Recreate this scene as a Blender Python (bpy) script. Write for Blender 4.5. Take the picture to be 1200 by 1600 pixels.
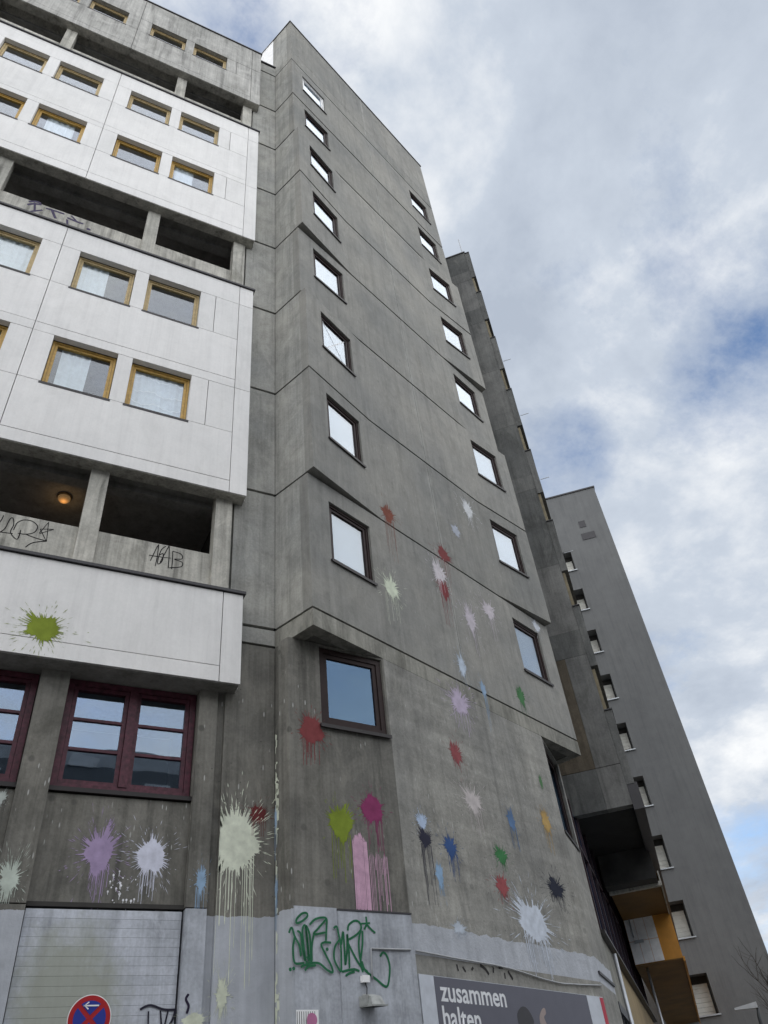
import bpy, bmesh, math, random
from mathutils import Vector, Matrix
random.seed(7)
R = math.radians
sc = bpy.context.scene
for o in list(bpy.data.objects):
    bpy.data.objects.remove(o, do_unlink=True)
COL = sc.collection

# ------------------------------------------------------------------ camera
RIGHT = Vector((0.8977, -0.4306, -0.0929)).normalized()
def _cam_axes():
    F = 1200.0
    up = Vector((430-600, -570-800, F)).normalized()          # world up seen from the camera (x right, y down, z forward)
    fw = Vector((0, 0, 1)); fw = (fw - up*fw.dot(up)).normalized()
    rt = fw.cross(up)
    if rt.x < 0: rt = -rt
    a = R(30.3)
    X = (rt*math.cos(a) + fw*math.sin(a)).normalized()
    Y = (-rt*math.sin(a) + fw*math.cos(a)).normalized()
    return X, Y, up
AX, AY, AZ = _cam_axes()
CAM = Vector((0, 0, 1.6))
def to_world(c): return Vector((AX.dot(c), AY.dot(c), AZ.dot(c)))
cd = bpy.data.cameras.new('camera')
cam = bpy.data.objects.new('camera', cd); COL.objects.link(cam)
cr, cu, cb = to_world(Vector((1,0,0))), to_world(Vector((0,-1,0))), to_world(Vector((0,0,-1)))
cam.matrix_world = Matrix(((cr.x,cu.x,cb.x,CAM.x),(cr.y,cu.y,cb.y,CAM.y),(cr.z,cu.z,cb.z,CAM.z),(0,0,0,1)))
cd.sensor_fit = 'VERTICAL'; cd.sensor_height = 32.0; cd.sensor_width = 24.0; cd.lens = 24.0
cd.clip_start = 0.1; cd.clip_end = 5000
sc.camera = cam

# ------------------------------------------------------------------ light
SUN_DIR = Vector((-0.35, -0.68, 0.85)).normalized()            # towards the sun
sl = bpy.data.lights.new('sun', 'SUN'); sl.energy = 1.5; sl.angle = R(160); sl.color = (1.0, 0.97, 0.92)
so = bpy.data.objects.new('sun', sl); COL.objects.link(so)
so.rotation_euler = SUN_DIR.to_track_quat('Z', 'Y').to_euler(); so.location = (0, 0, 60)

world = bpy.data.worlds.new('World'); sc.world = world; world.use_nodes = True
wn = world.node_tree; wn.nodes.clear()
def N(nt, t, **kw):
    n = nt.nodes.new(t)
    for k, v in kw.items(): setattr(n, k, v)
    return n
def ramp(nt, fac, stops, interp='LINEAR'):
    n = nt.nodes.new('ShaderNodeValToRGB'); n.color_ramp.interpolation = interp
    el = n.color_ramp.elements
    while len(el) < len(stops): el.new(0.5)
    for e, (p, c) in zip(el, stops):
        e.position = p; e.color = (c, c, c, 1) if not hasattr(c, '__len__') else (*c[:3], 1)
    nt.links.new(fac, n.inputs[0]); return n.outputs[0]
def mth(nt, op, a, b=None, c=None, clamp=False):
    n = nt.nodes.new('ShaderNodeMath'); n.operation = op; n.use_clamp = clamp
    for i, v in enumerate((a, b, c)):
        if v is None: continue
        if isinstance(v, (int, float)): n.inputs[i].default_value = v
        else: nt.links.new(v, n.inputs[i])
    return n.outputs[0]
def mixc(nt, fac, a, b, mode='MIX'):
    n = nt.nodes.new('ShaderNodeMix'); n.data_type = 'RGBA'; n.blend_type = mode; n.clamp_factor = True
    for i, v in ((0, fac), (6, a), (7, b)):
        if isinstance(v, (int, float)): n.inputs[i].default_value = v
        elif isinstance(v, tuple): n.inputs[i].default_value = (*v[:3], 1)
        else: nt.links.new(v, n.inputs[i])
    return n.outputs[2]
def noise(nt, vec, scale, detail=6, rough=0.55, dist=0.0):
    n = nt.nodes.new('ShaderNodeTexNoise'); n.inputs['Scale'].default_value = scale
    n.inputs['Detail'].default_value = detail; n.inputs['Roughness'].default_value = rough; n.inputs['Distortion'].default_value = dist
    nt.links.new(vec, n.inputs['Vector']); return n.outputs['Fac']
def mapping(nt, vec, scale=(1,1,1), loc=(0,0,0), rot=(0,0,0)):
    n = nt.nodes.new('ShaderNodeMapping')
    n.inputs['Scale'].default_value = scale; n.inputs['Location'].default_value = loc; n.inputs['Rotation'].default_value = rot
    nt.links.new(vec, n.inputs['Vector']); return n.outputs[0]

sky = N(wn, 'ShaderNodeTexSky', sky_type='NISHITA', sun_disc=False)
sky.sun_elevation = math.asin(SUN_DIR.z); sky.sun_rotation = math.atan2(SUN_DIR.x, SUN_DIR.y)
sky.air_density = 1.0; sky.dust_density = 0.6; sky.ozone_density = 1.5
tc = N(wn, 'ShaderNodeTexCoord')
sep = N(wn, 'ShaderNodeSeparateXYZ'); wn.links.new(tc.outputs['Generated'], sep.inputs[0])
den = mth(wn, 'ADD', mth(wn, 'MAXIMUM', sep.outputs[2], 0.0), 0.30)
cmb = N(wn, 'ShaderNodeCombineXYZ')
wn.links.new(mth(wn, 'DIVIDE', sep.outputs[0], den), cmb.inputs[0])
wn.links.new(mth(wn, 'DIVIDE', sep.outputs[1], den), cmb.inputs[1])
CLOUD_OFF = (3.1, 1.7, 0.0)
pv = mapping(wn, cmb.outputs[0], (1.0, 1.0, 1.0), CLOUD_OFF)
n1 = noise(wn, pv, 2.4, 8, 0.66, 0.15)
n2 = noise(wn, mapping(wn, pv, (1,1,1), (5.3, 2.2, 1.0)), 2.6, 8, 0.60, 0.15)
def gap(px, py, width):                       # a hole in the cloud deck, in the direction in which the photograph looks through it
    d = to_world(Vector((px-600, py-800, 1200.0)).normalized())
    dp = N(wn, 'ShaderNodeVectorMath', operation='DOT_PRODUCT'); nm = N(wn, 'ShaderNodeVectorMath', operation='NORMALIZE')
    wn.links.new(tc.outputs['Generated'], nm.inputs[0]); wn.links.new(nm.outputs[0], dp.inputs[0]); dp.inputs[1].default_value = d
    mr = N(wn, 'ShaderNodeMapRange', interpolation_type='SMOOTHSTEP'); wn.links.new(dp.outputs['Value'], mr.inputs[0])
    mr.inputs[1].default_value = math.cos(R(width)); mr.inputs[2].default_value = 1.0
    return mr.outputs[0]
holes = None
for gx, gy, gw, ga in ((865, 735, 6, .19), (1165, 610, 7, .19), (285, -30, 9, .13), (1190, 1400, 8, .09)):
    h_ = mth(wn, 'MULTIPLY', gap(gx, gy, gw), ga); holes = h_ if holes is None else mth(wn, 'ADD', holes, h_)
dpb = N(wn, 'ShaderNodeVectorMath', operation='DOT_PRODUCT'); wn.links.new(tc.outputs['Generated'], dpb.inputs[0]); dpb.inputs[1].default_value = Vector((0.1, -0.8, 0.6)).normalized()
holes = mth(wn, 'ADD', holes, mth(wn, 'MULTIPLY', ramp(wn, dpb.outputs['Value'], [(0.55, 0.0), (0.95, 1.0)]), 0.12))   # the sky breaks up behind the camera, as the panes show
cover = mth(wn, 'SUBTRACT', n1, holes)
mask = ramp(wn, cover, [(0.22, 0.0), (0.33, 0.55), (0.46, 1.0)])
shade = ramp(wn, n2, [(0.36, (2.55, 2.88, 3.42)), (0.50, (3.25, 3.60, 4.12)), (0.64, (5.3, 5.4, 5.5))])
skyc = mixc(wn, mask, mixc(wn, 1.0, sky.outputs[0], (1.0, 1.03, 1.06), 'MULTIPLY'), shade)
bg = N(wn, 'ShaderNodeBackground'); wn.links.new(skyc, bg.inputs[0]); bg.inputs[1].default_value = 0.083
wo = N(wn, 'ShaderNodeOutputWorld'); wn.links.new(bg.outputs[0], wo.inputs[0])

sc.view_settings.view_transform = 'Standard'; sc.view_settings.look = 'None'
sc.view_settings.exposure = 1.14; sc.view_settings.gamma = 1.0; sc.view_settings.use_curve_mapping = False
sc.render.engine = 'CYCLES'
sc.cycles.max_bounces = 6; sc.cycles.diffuse_bounces = 3; sc.cycles.transparent_max_bounces = 12

# ------------------------------------------------------------------ where a pixel of the photograph lies on a wall
def ray(px, py): return to_world(Vector((px-600, py-800, 1200.0)).normalized())
def on_z(px, py, z): r = ray(px, py); return CAM + r*((z-1.6)/r.z)
class Frame:
    """a vertical wall: origin (x, y), unit direction along it, inward direction"""
    def __init__(s, o, d, inn, clip=None):
        s.o = Vector((o[0], o[1], 0)); s.d = Vector((d[0], d[1], 0)); s.t = Vector((inn[0], inn[1], 0))
        s.n = Vector((-s.d.y, s.d.x, 0)).normalized()
    def p(s, a, z, t=0.0): return s.o + s.d*a + s.t*t + Vector((0, 0, z))
    def px(s, x, y):
        r = ray(x, y); k = (s.o - CAM).dot(s.n)/r.dot(s.n); q = CAM + r*k
        return (q - s.o).dot(s.d), q.z
    @property
    def ang(s): return math.atan2(s.d.y, s.d.x)
def uv(a): return (math.cos(R(a)), math.sin(R(a)))

# ------------------------------------------------------------------ materials
def new_mat(name):
    m = bpy.data.materials.new(name); m.use_nodes = True; nt = m.node_tree; nt.nodes.clear()
    out = N(nt, 'ShaderNodeOutputMaterial'); b = N(nt, 'ShaderNodeBsdfPrincipled'); nt.links.new(b.outputs[0], out.inputs[0])
    return m, nt, b
def lin(c):
    f = lambda v: (v/255)/12.92 if v/255 <= 0.04045 else ((v/255+0.055)/1.055)**2.4
    return tuple(f(v) for v in c)
def plain(name, col, rough=0.6, metal=0.0, var=0.12, scale=6.0, bump=0.0, spec=0.4, rand=0.0):
    m, nt, b = new_mat(name); g = N(nt, 'ShaderNodeNewGeometry')
    f = noise(nt, g.outputs['Position'], scale, 6, 0.6)
    k = ramp(nt, f, [(0.3, 1-var), (0.7, 1+var)])
    cc = mixc(nt, 1.0, col, k, 'MULTIPLY')
    if rand: oi = N(nt, 'ShaderNodeObjectInfo'); cc = mixc(nt, 1.0, cc, ramp(nt, oi.outputs['Random'], [(0.0, 1-rand), (1.0, 1.05)]), 'MULTIPLY')
    nt.links.new(cc, b.inputs['Base Color'])
    b.inputs['Roughness'].default_value = rough; b.inputs['Metallic'].default_value = metal; b.inputs['Specular IOR Level'].default_value = spec
    if bump:
        bp = N(nt, 'ShaderNodeBump'); bp.inputs['Strength'].default_value = bump; bp.inputs['Distance'].default_value = 0.01
        nt.links.new(noise(nt, g.outputs['Position'], scale*8, 5), bp.inputs['Height']); nt.links.new(bp.outputs[0], b.inputs['Normal'])
    return m
def concrete(name, light, dark, streak=0.5, pores=0.5, grime=0.4, rand=0.10, paint=None, bump=0.35, boards=0.0, rough=0.85, con=1.0, seam=0.0, stain=None, ties=0.0):
    """weathered concrete; paint = (z0, z1, colour) is a coat of paint on the band between those heights"""
    m, nt, b = new_mat(name); g = N(nt, 'ShaderNodeNewGeometry'); P = g.outputs['Position']; L = nt.links.new
    big = noise(nt, P, 0.55, 5, 0.55)
    mid = noise(nt, P, 2.6, 6, 0.66, 0.4)
    fine = noise(nt, P, 28, 4, 0.6)
    st = noise(nt, mapping(nt, P, (3.2, 3.2, 0.16)), 2.2, 5, 0.62, 0.15)
    stf = noise(nt, mapping(nt, P, (11, 11, 0.35)), 2.0, 5, 0.6)
    base = mixc(nt, ramp(nt, big, [(0.35, 0.0), (0.65, 1.0)]), dark, light)
    col = mixc(nt, 1.0, base, ramp(nt, mid, [(0.28, 1-0.24*con), (0.5, 1.0), (0.74, 1+0.18*con)]), 'MULTIPLY')
    col = mixc(nt, streak, col, mixc(nt, 1.0, col, ramp(nt, st, [(0.32, 0.50), (0.48, 0.98), (0.62, 1.06), (0.75, 1.32)]), 'MULTIPLY'))
    col = mixc(nt, streak*0.7, col, mixc(nt, 1.0, col, ramp(nt, stf, [(0.36, 0.72), (0.52, 1.0), (0.70, 1.16)]), 'MULTIPLY'))
    col = mixc(nt, 1.0, col, ramp(nt, fine, [(0.25, 1-0.14*con), (0.75, 1+0.12*con)]), 'MULTIPLY')
    gr = noise(nt, mapping(nt, P, (1.3, 1.3, 0.5), (4, 9, 2)), 1.4, 6, 0.7, 0.8)
    col = mixc(nt, mth(nt, 'MULTIPLY', ramp(nt, gr, [(0.54, 0.0), (0.70, 1.0)]), grime), col, (dark[0]*0.42, dark[1]*0.42, dark[2]*0.38))
    oi = N(nt, 'ShaderNodeObjectInfo')
    col = mixc(nt, 1.0, col, ramp(nt, oi.outputs['Random'], [(0.0, (1-rand, 1-rand*0.9, 1-rand*0.8)), (1.0, (1+rand*0.9, 1+rand*0.9, 1+rand))]), 'MULTIPLY')
    vor = N(nt, 'ShaderNodeTexVoronoi'); vor.inputs['Scale'].default_value = 9.0; L(P, vor.inputs['Vector'])
    pr = mth(nt, 'MULTIPLY', ramp(nt, vor.outputs['Distance'], [(0.05, 1.0), (0.12, 0.0)]),
             ramp(nt, noise(nt, P, 1.7, 3), [(0.50, 0.0), (0.6, 1.0)]))
    col = mixc(nt, mth(nt, 'MULTIPLY', pr, pores), col, (dark[0]*0.3, dark[1]*0.3, dark[2]*0.3))
    pale = noise(nt, mapping(nt, P, (1.0, 1.0, 0.45), (7, 3, 5)), 2.1, 5, 0.72, 1.2)
    col = mixc(nt, mth(nt, 'MULTIPLY', ramp(nt, pale, [(0.52, 0.0), (0.72, 1.0)]), 0.45*con), col, (light[0]*1.45, light[1]*1.45, light[2]*1.45))
    if ties:                              # filled formwork tie holes and pock marks
        v2 = N(nt, 'ShaderNodeTexVoronoi'); v2.inputs['Scale'].default_value = 2.1; L(P, v2.inputs['Vector'])
        k = mth(nt, 'MULTIPLY', ramp(nt, v2.outputs['Distance'], [(0.07, 1.0), (0.11, 0.0)]), ties)
        col = mixc(nt, k, col, (dark[0]*0.72, dark[1]*0.72, dark[2]*0.72))
        v3 = N(nt, 'ShaderNodeTexVoronoi'); v3.inputs['Scale'].default_value = 5.0; L(mapping(nt, P, (3, 3, 0.7), (1, 2, 3)), v3.inputs['Vector'])
        k = mth(nt, 'MULTIPLY', ramp(nt, v3.outputs['Distance'], [(0.10, 1.0), (0.15, 0.0)]), ramp(nt, noise(nt, P, 1.1, 2), [(0.5, 0.0), (0.6, ties)]))
        col = mixc(nt, k, col, (0.5, 0.5, 0.48))
    if seam:                              # pale filler smeared along the joint in the middle of the tower face
        dp = N(nt, 'ShaderNodeVectorMath', operation='DOT_PRODUCT'); L(P, dp.inputs[0]); dp.inputs[1].default_value = (math.cos(R(22.2)), math.sin(R(22.2)), 0)
        off = mth(nt, 'SUBTRACT', dp.outputs['Value'], 3.61*math.cos(R(22.2)) + 8.545*math.sin(R(22.2)) + 3.70)
        off = mth(nt, 'ADD', off, mth(nt, 'MULTIPLY', mth(nt, 'SUBTRACT', noise(nt, P, 2.5, 4), 0.5), 0.16))
        k = mth(nt, 'MULTIPLY', ramp(nt, mth(nt, 'ABSOLUTE', off), [(0.0, 1.0), (0.075, 0.0)]), ramp(nt, noise(nt, P, 1.3, 4), [(0.35, 0.15), (0.6, 1.0)]))
        col = mixc(nt, mth(nt, 'MULTIPLY', k, seam), col, (0.36, 0.36, 0.335))
    if stain:                             # washed-off paint left on the slats
        sx, sz, sr, scol = stain
        sp2 = N(nt, 'ShaderNodeSeparateXYZ'); L(P, sp2.inputs[0])
        ddx = mth(nt, 'SUBTRACT', sp2.outputs[0], sx); ddz = mth(nt, 'MULTIPLY', mth(nt, 'SUBTRACT', sp2.outputs[2], sz), 0.8)
        rad = mth(nt, 'SQRT', mth(nt, 'ADD', mth(nt, 'MULTIPLY', ddx, ddx), mth(nt, 'MULTIPLY', ddz, ddz)))
        rad = mth(nt, 'ADD', rad, mth(nt, 'MULTIPLY', mth(nt, 'SUBTRACT', noise(nt, P, 5, 6, 0.7), 0.5), 0.7))
        col = mixc(nt, ramp(nt, rad, [(sr*0.6, 0.85), (sr*1.25, 0.0)]), col, scol)
    if boards:
        w = N(nt, 'ShaderNodeTexNoise'); w.inputs['Scale'].default_value = 1.0; w.inputs['Detail'].default_value = 2
        L(mapping(nt, P, (0.25, 0.25, 6.0)), w.inputs['Vector'])
        col = mixc(nt, boards, col, mixc(nt, 1.0, col, ramp(nt, w.outputs['Fac'], [(0.4, 0.82), (0.6, 1.15)]), 'MULTIPLY'))
    height = noise(nt, P, 9.0, 5, 0.7)
    if paint:
        z0, z1, pc = paint
        sp = N(nt, 'ShaderNodeSeparateXYZ'); L(P, sp.inputs[0])
        wob = mth(nt, 'MULTIPLY', mth(nt, 'SUBTRACT', noise(nt, P, 5.0, 6, 0.6), 0.5), 0.11)
        z = mth(nt, 'ADD', sp.outputs[2], wob)
        k = mth(nt, 'MULTIPLY', mth(nt, 'LESS_THAN', z, z1), mth(nt, 'GREATER_THAN', sp.outputs[2], z0))
        chip = ramp(nt, noise(nt, P, 7.0, 8, 0.7), [(0.70, 1.0), (0.72, 0.0)])
        pcol = mixc(nt, 1.0, pc, ramp(nt, mth(nt, 'MULTIPLY', mth(nt, 'ADD', mid, st), 0.5), [(0.35, 0.78), (0.62, 1.10)]), 'MULTIPLY')
        col = mixc(nt, mth(nt, 'MULTIPLY', k, chip), col, pcol)
    L(col, b.inputs['Base Color'])
    b.inputs['Roughness'].default_value = rough; b.inputs['Specular IOR Level'].default_value = 0.25
    bp = N(nt, 'ShaderNodeBump'); bp.inputs['Strength'].default_value = bump; bp.inputs['Distance'].default_value = 0.02
    L(height, bp.inputs['Height']); L(bp.outputs[0], b.inputs['Normal'])
    return m
def glass(name, tint=(0.75, 0.82, 0.85), refl=1.0, coat=(0.93, 0.96, 1.0)):  # coat is the tint laid over what the pane mirrors
    m = bpy.data.materials.new(name); m.use_nodes = True; nt = m.node_tree; nt.nodes.clear()
    out = N(nt, 'ShaderNodeOutputMaterial'); mx = N(nt, 'ShaderNodeMixShader')
    tr = N(nt, 'ShaderNodeBsdfTransparent'); tr.inputs[0].default_value = (*tint, 1)
    gl = N(nt, 'ShaderNodeBsdfGlossy'); gl.inputs['Roughness'].default_value = 0.012; gl.inputs[0].default_value = (*coat, 1)
    g0 = N(nt, 'ShaderNodeNewGeometry'); dt = N(nt, 'ShaderNodeVectorMath', operation='DOT_PRODUCT')
    nt.links.new(g0.outputs['Incoming'], dt.inputs[0]); nt.links.new(g0.outputs['True Normal'], dt.inputs[1])
    c1 = mth(nt, 'SUBTRACT', 1.0, mth(nt, 'ABSOLUTE', dt.outputs['Value']))
    f = mth(nt, 'ADD', refl, mth(nt, 'MULTIPLY', mth(nt, 'POWER', c1, 4.0), 1-refl), clamp=True)     # Schlick, same from both sides of the pane
    g = N(nt, 'ShaderNodeNewGeometry')
    bp = N(nt, 'ShaderNodeBump'); bp.inputs['Strength'].default_value = 0.05; bp.inputs['Distance'].default_value = 0.02
    nt.links.new(noise(nt, g.outputs['Position'], 1.6, 2, 0.4), bp.inputs['Height']); nt.links.new(bp.outputs[0], gl.inputs['Normal'])
    nt.links.new(f, mx.inputs[0]); nt.links.new(tr.outputs[0], mx.inputs[1]); nt.links.new(gl.outputs[0], mx.inputs[2]); nt.links.new(mx.outputs[0], out.inputs[0])
    return m
def emit(name, col, s):
    m, nt, b = new_mat(name); b.inputs['Base Color'].default_value = (*col, 1)
    b.inputs['Emission Color'].default_value = (*col, 1); b.inputs['Emission Strength'].default_value = s
    return m
GREYPAINT = (0.43, 0.45, 0.485)
M = dict(
    tower = concrete('tower_concrete', (0.288, 0.279, 0.250), (0.222, 0.222, 0.208), 0.30, 0.5, 0.22, 0.09, con=0.62, seam=0.8, ties=0.35),
    side = concrete('tower_side_concrete', (0.355, 0.347, 0.312), (0.285, 0.287, 0.270), 0.45, 0.35, 0.30, 0.08),
    ground = concrete('base_concrete', (0.205, 0.196, 0.170), (0.128, 0.125, 0.112), 0.70, 0.7, 0.50, 0.06, paint=(-1, 4.05, GREYPAINT), ties=0.7),
    groundf = concrete('base_front_concrete', (0.300, 0.292, 0.262), (0.228, 0.225, 0.208), 0.35, 0.8, 0.40, 0.06, paint=(3.63, 3.98, GREYPAINT), bump=0.6, boards=0.45, ties=0.6),
    ledge = concrete('ledge_concrete', (0.31, 0.30, 0.26), (0.22, 0.216, 0.19), 0.6, 0.6, 0.6, 0.05),
    white = concrete('white_panel', (0.80, 0.785, 0.76), (0.74, 0.73, 0.71), 0.13, 0.06, 0.11, 0.04, bump=0.06, rough=0.6, con=0.22),
    grimy = concrete('grimy_panel', (0.46, 0.45, 0.42), (0.34, 0.335, 0.31), 0.75, 0.2, 0.40, 0.05, bump=0.12, rough=0.7),
    column = concrete('column_concrete', (0.52, 0.50, 0.44), (0.38, 0.37, 0.33), 0.9, 0.4, 0.5, 0.06),
    corridor = concrete('corridor_concrete', (0.30, 0.293, 0.272), (0.22, 0.216, 0.202), 0.4, 0.2, 0.4, 0.03),
    wing = concrete('wing_concrete', (0.175, 0.174, 0.162), (0.125, 0.125, 0.119), 0.55, 0.3, 0.5, 0.22),
    brownwall = concrete('brown_wall', (0.145, 0.120, 0.088), (0.100, 0.085, 0.064), 0.5, 0.2, 0.4, 0.03),
    darkhouse = concrete('dark_render', (0.165, 0.168, 0.168), (0.148, 0.151, 0.152), 0.22, 0.03, 0.08, 0.02, bump=0.06, con=0.3),
    soot2 = plain('sooty_beam', (0.055, 0.053, 0.05), 0.9, var=0.4, scale=2),  # shade under the wing put into the beam's base colour
    soot = plain('soot_black_soffit', (0.022, 0.021, 0.020), 0.9, var=0.3, scale=2),  # the unlit underside is painted in as a near-black base colour
    joint = plain('joint_dark', (0.045, 0.043, 0.040), 0.9),
    brown = plain('brown_frame', (0.024, 0.013, 0.012), 0.5, var=0.25, scale=9, spec=0.2),
    darkbrown = plain('dark_sill', (0.022, 0.018, 0.018), 0.5),
    metal = plain('zinc', (0.42, 0.44, 0.46), 0.4, 0.6, 0.15, 3),
    whitepvc = plain('white_frame', (0.80, 0.80, 0.80), 0.4),
    dullochre = plain('dull_ochre', (0.19, 0.16, 0.10), 0.7, var=0.3, scale=4),
    ochre = plain('ochre_wood', (0.52, 0.33, 0.09), 0.5, var=0.22, scale=14),
    oldochre = plain('pale_ochre_wood', (0.52, 0.40, 0.21), 0.6, var=0.22, scale=14),
    maroon = plain('maroon_wood', (0.075, 0.018, 0.030), 0.5, var=0.5, scale=18),
    darkmaroon = plain('dark_maroon_frame', (0.030, 0.012, 0.018), 0.5, var=0.3, scale=9),
    coping = plain('coping_metal', (0.040, 0.038, 0.042), 0.5),
    pane = glass('window_glass', (0.95, 0.97, 0.97), 0.085), panet = glass('bright_glass', (0.90, 0.94, 0.96), 0.15), panem = glass('casement_glass', (0.75, 0.8, 0.85), 0.15, (0.72, 0.85, 1.0)), paneb = glass('blue_glass', (0.6, 0.65, 0.7), 0.11, (0.46, 0.70, 1.0)),  # panem, paneb: blue of the mirrored sky is put into the gloss colour
    blind = plain('white_blind', (0.56, 0.60, 0.66), 0.8, var=0.06, scale=1.5, rand=0.35),
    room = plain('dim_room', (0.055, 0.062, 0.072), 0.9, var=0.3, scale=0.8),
    curtain = plain('sheer_curtain', (0.62, 0.66, 0.70), 0.9, var=0.1, scale=10),
    lace = plain('lace_band', (0.80, 0.82, 0.84), 0.9),
    slat = concrete('grey_slat', (0.50, 0.525, 0.57), (0.43, 0.45, 0.49), 0.5, 0.1, 0.30, 0.06, bump=0.1, rough=0.55, stain=(1.12, 3.25, 0.55, (0.31, 0.325, 0.27))),
    greypl = concrete('grey_paint_plate', (0.43, 0.452, 0.49), (0.38, 0.40, 0.435), 0.5, 0.25, 0.3, 0.04, bump=0.1, rough=0.55),
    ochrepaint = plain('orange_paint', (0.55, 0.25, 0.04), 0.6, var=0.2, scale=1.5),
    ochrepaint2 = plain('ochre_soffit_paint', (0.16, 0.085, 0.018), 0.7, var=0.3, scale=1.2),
    asphalt = plain('asphalt', (0.05, 0.05, 0.052), 0.85, var=0.3, scale=3, bump=0.4),
    paving = plain('paving', (0.12, 0.117, 0.11), 0.85, var=0.25, scale=2.2, bump=0.3),
    earth = plain('city_ground', (0.10, 0.10, 0.095), 0.9),
    bark = plain('bark', (0.045, 0.038, 0.032), 0.9, var=0.3, scale=20),
    black = plain('black_plastic', (0.015, 0.015, 0.017), 0.5),
)
_pc = {}
def paintmat(rgb, worn=False):
    k = (*rgb, worn)
    if k not in _pc:
        c = lin(rgb); q_ = 0.55 + 0.45*min(c)/max(c); m_ = max(c)*0.12; c = tuple(min(0.8, (v*0.92+m_)*q_) for v in c)
        m = plain('paint_%02x%02x%02x' % tuple(rgb), c, 0.75, var=0.16, scale=9, spec=0.12); _pc[k] = m
        if worn:                           # thin paint at the rim and in the runs lets the wall show through
            nt = m.node_tree; b = next(n for n in nt.nodes if n.type == 'BSDF_PRINCIPLED')
            at = N(nt, 'ShaderNodeAttribute', attribute_name='thin'); g = N(nt, 'ShaderNodeNewGeometry')
            nz = noise(nt, g.outputs['Position'], 42, 4, 0.7)
            al = mth(nt, 'SUBTRACT', mth(nt, 'ADD', nz, 0.62), mth(nt, 'MULTIPLY', at.outputs['Fac'], 0.92))
            nt.links.new(ramp(nt, al, [(0.46, 0.0), (0.66, 1.0)]), b.inputs['Alpha'])
    return _pc[k]

# ------------------------------------------------------------------ object helpers
def root(name, label, cat, base=(0, 0, 0), group=None):
    o = bpy.data.objects.new(name, None); COL.objects.link(o); o.location = base; o.empty_display_size = 0.3
    o['label'] = label; o['category'] = cat
    if group: o['group'] = group
    return o
def origin_of(o):
    v = Vector((0, 0, 0))
    while o is not None: v += o.location; o = o.parent
    return v
def mesh_obj(name, verts, faces, mat, parent=None, label=None, smooth=False, world=True, shared=None):
    if shared is None:
        off = origin_of(parent) if (parent and world) else Vector((0, 0, 0))
        me = bpy.data.meshes.new(name)
        me.from_pydata([tuple(Vector(v)-off) for v in verts], [], faces); me.validate(); me.update()
        if mat: me.materials.append(mat)
        if smooth: me.polygons.foreach_set('use_smooth', [True]*len(me.polygons))
    else: me = shared
    o = bpy.data.objects.new(name, me); COL.objects.link(o)
    if parent: o.parent = parent
    if label: o['label'] = label
    return o
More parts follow.
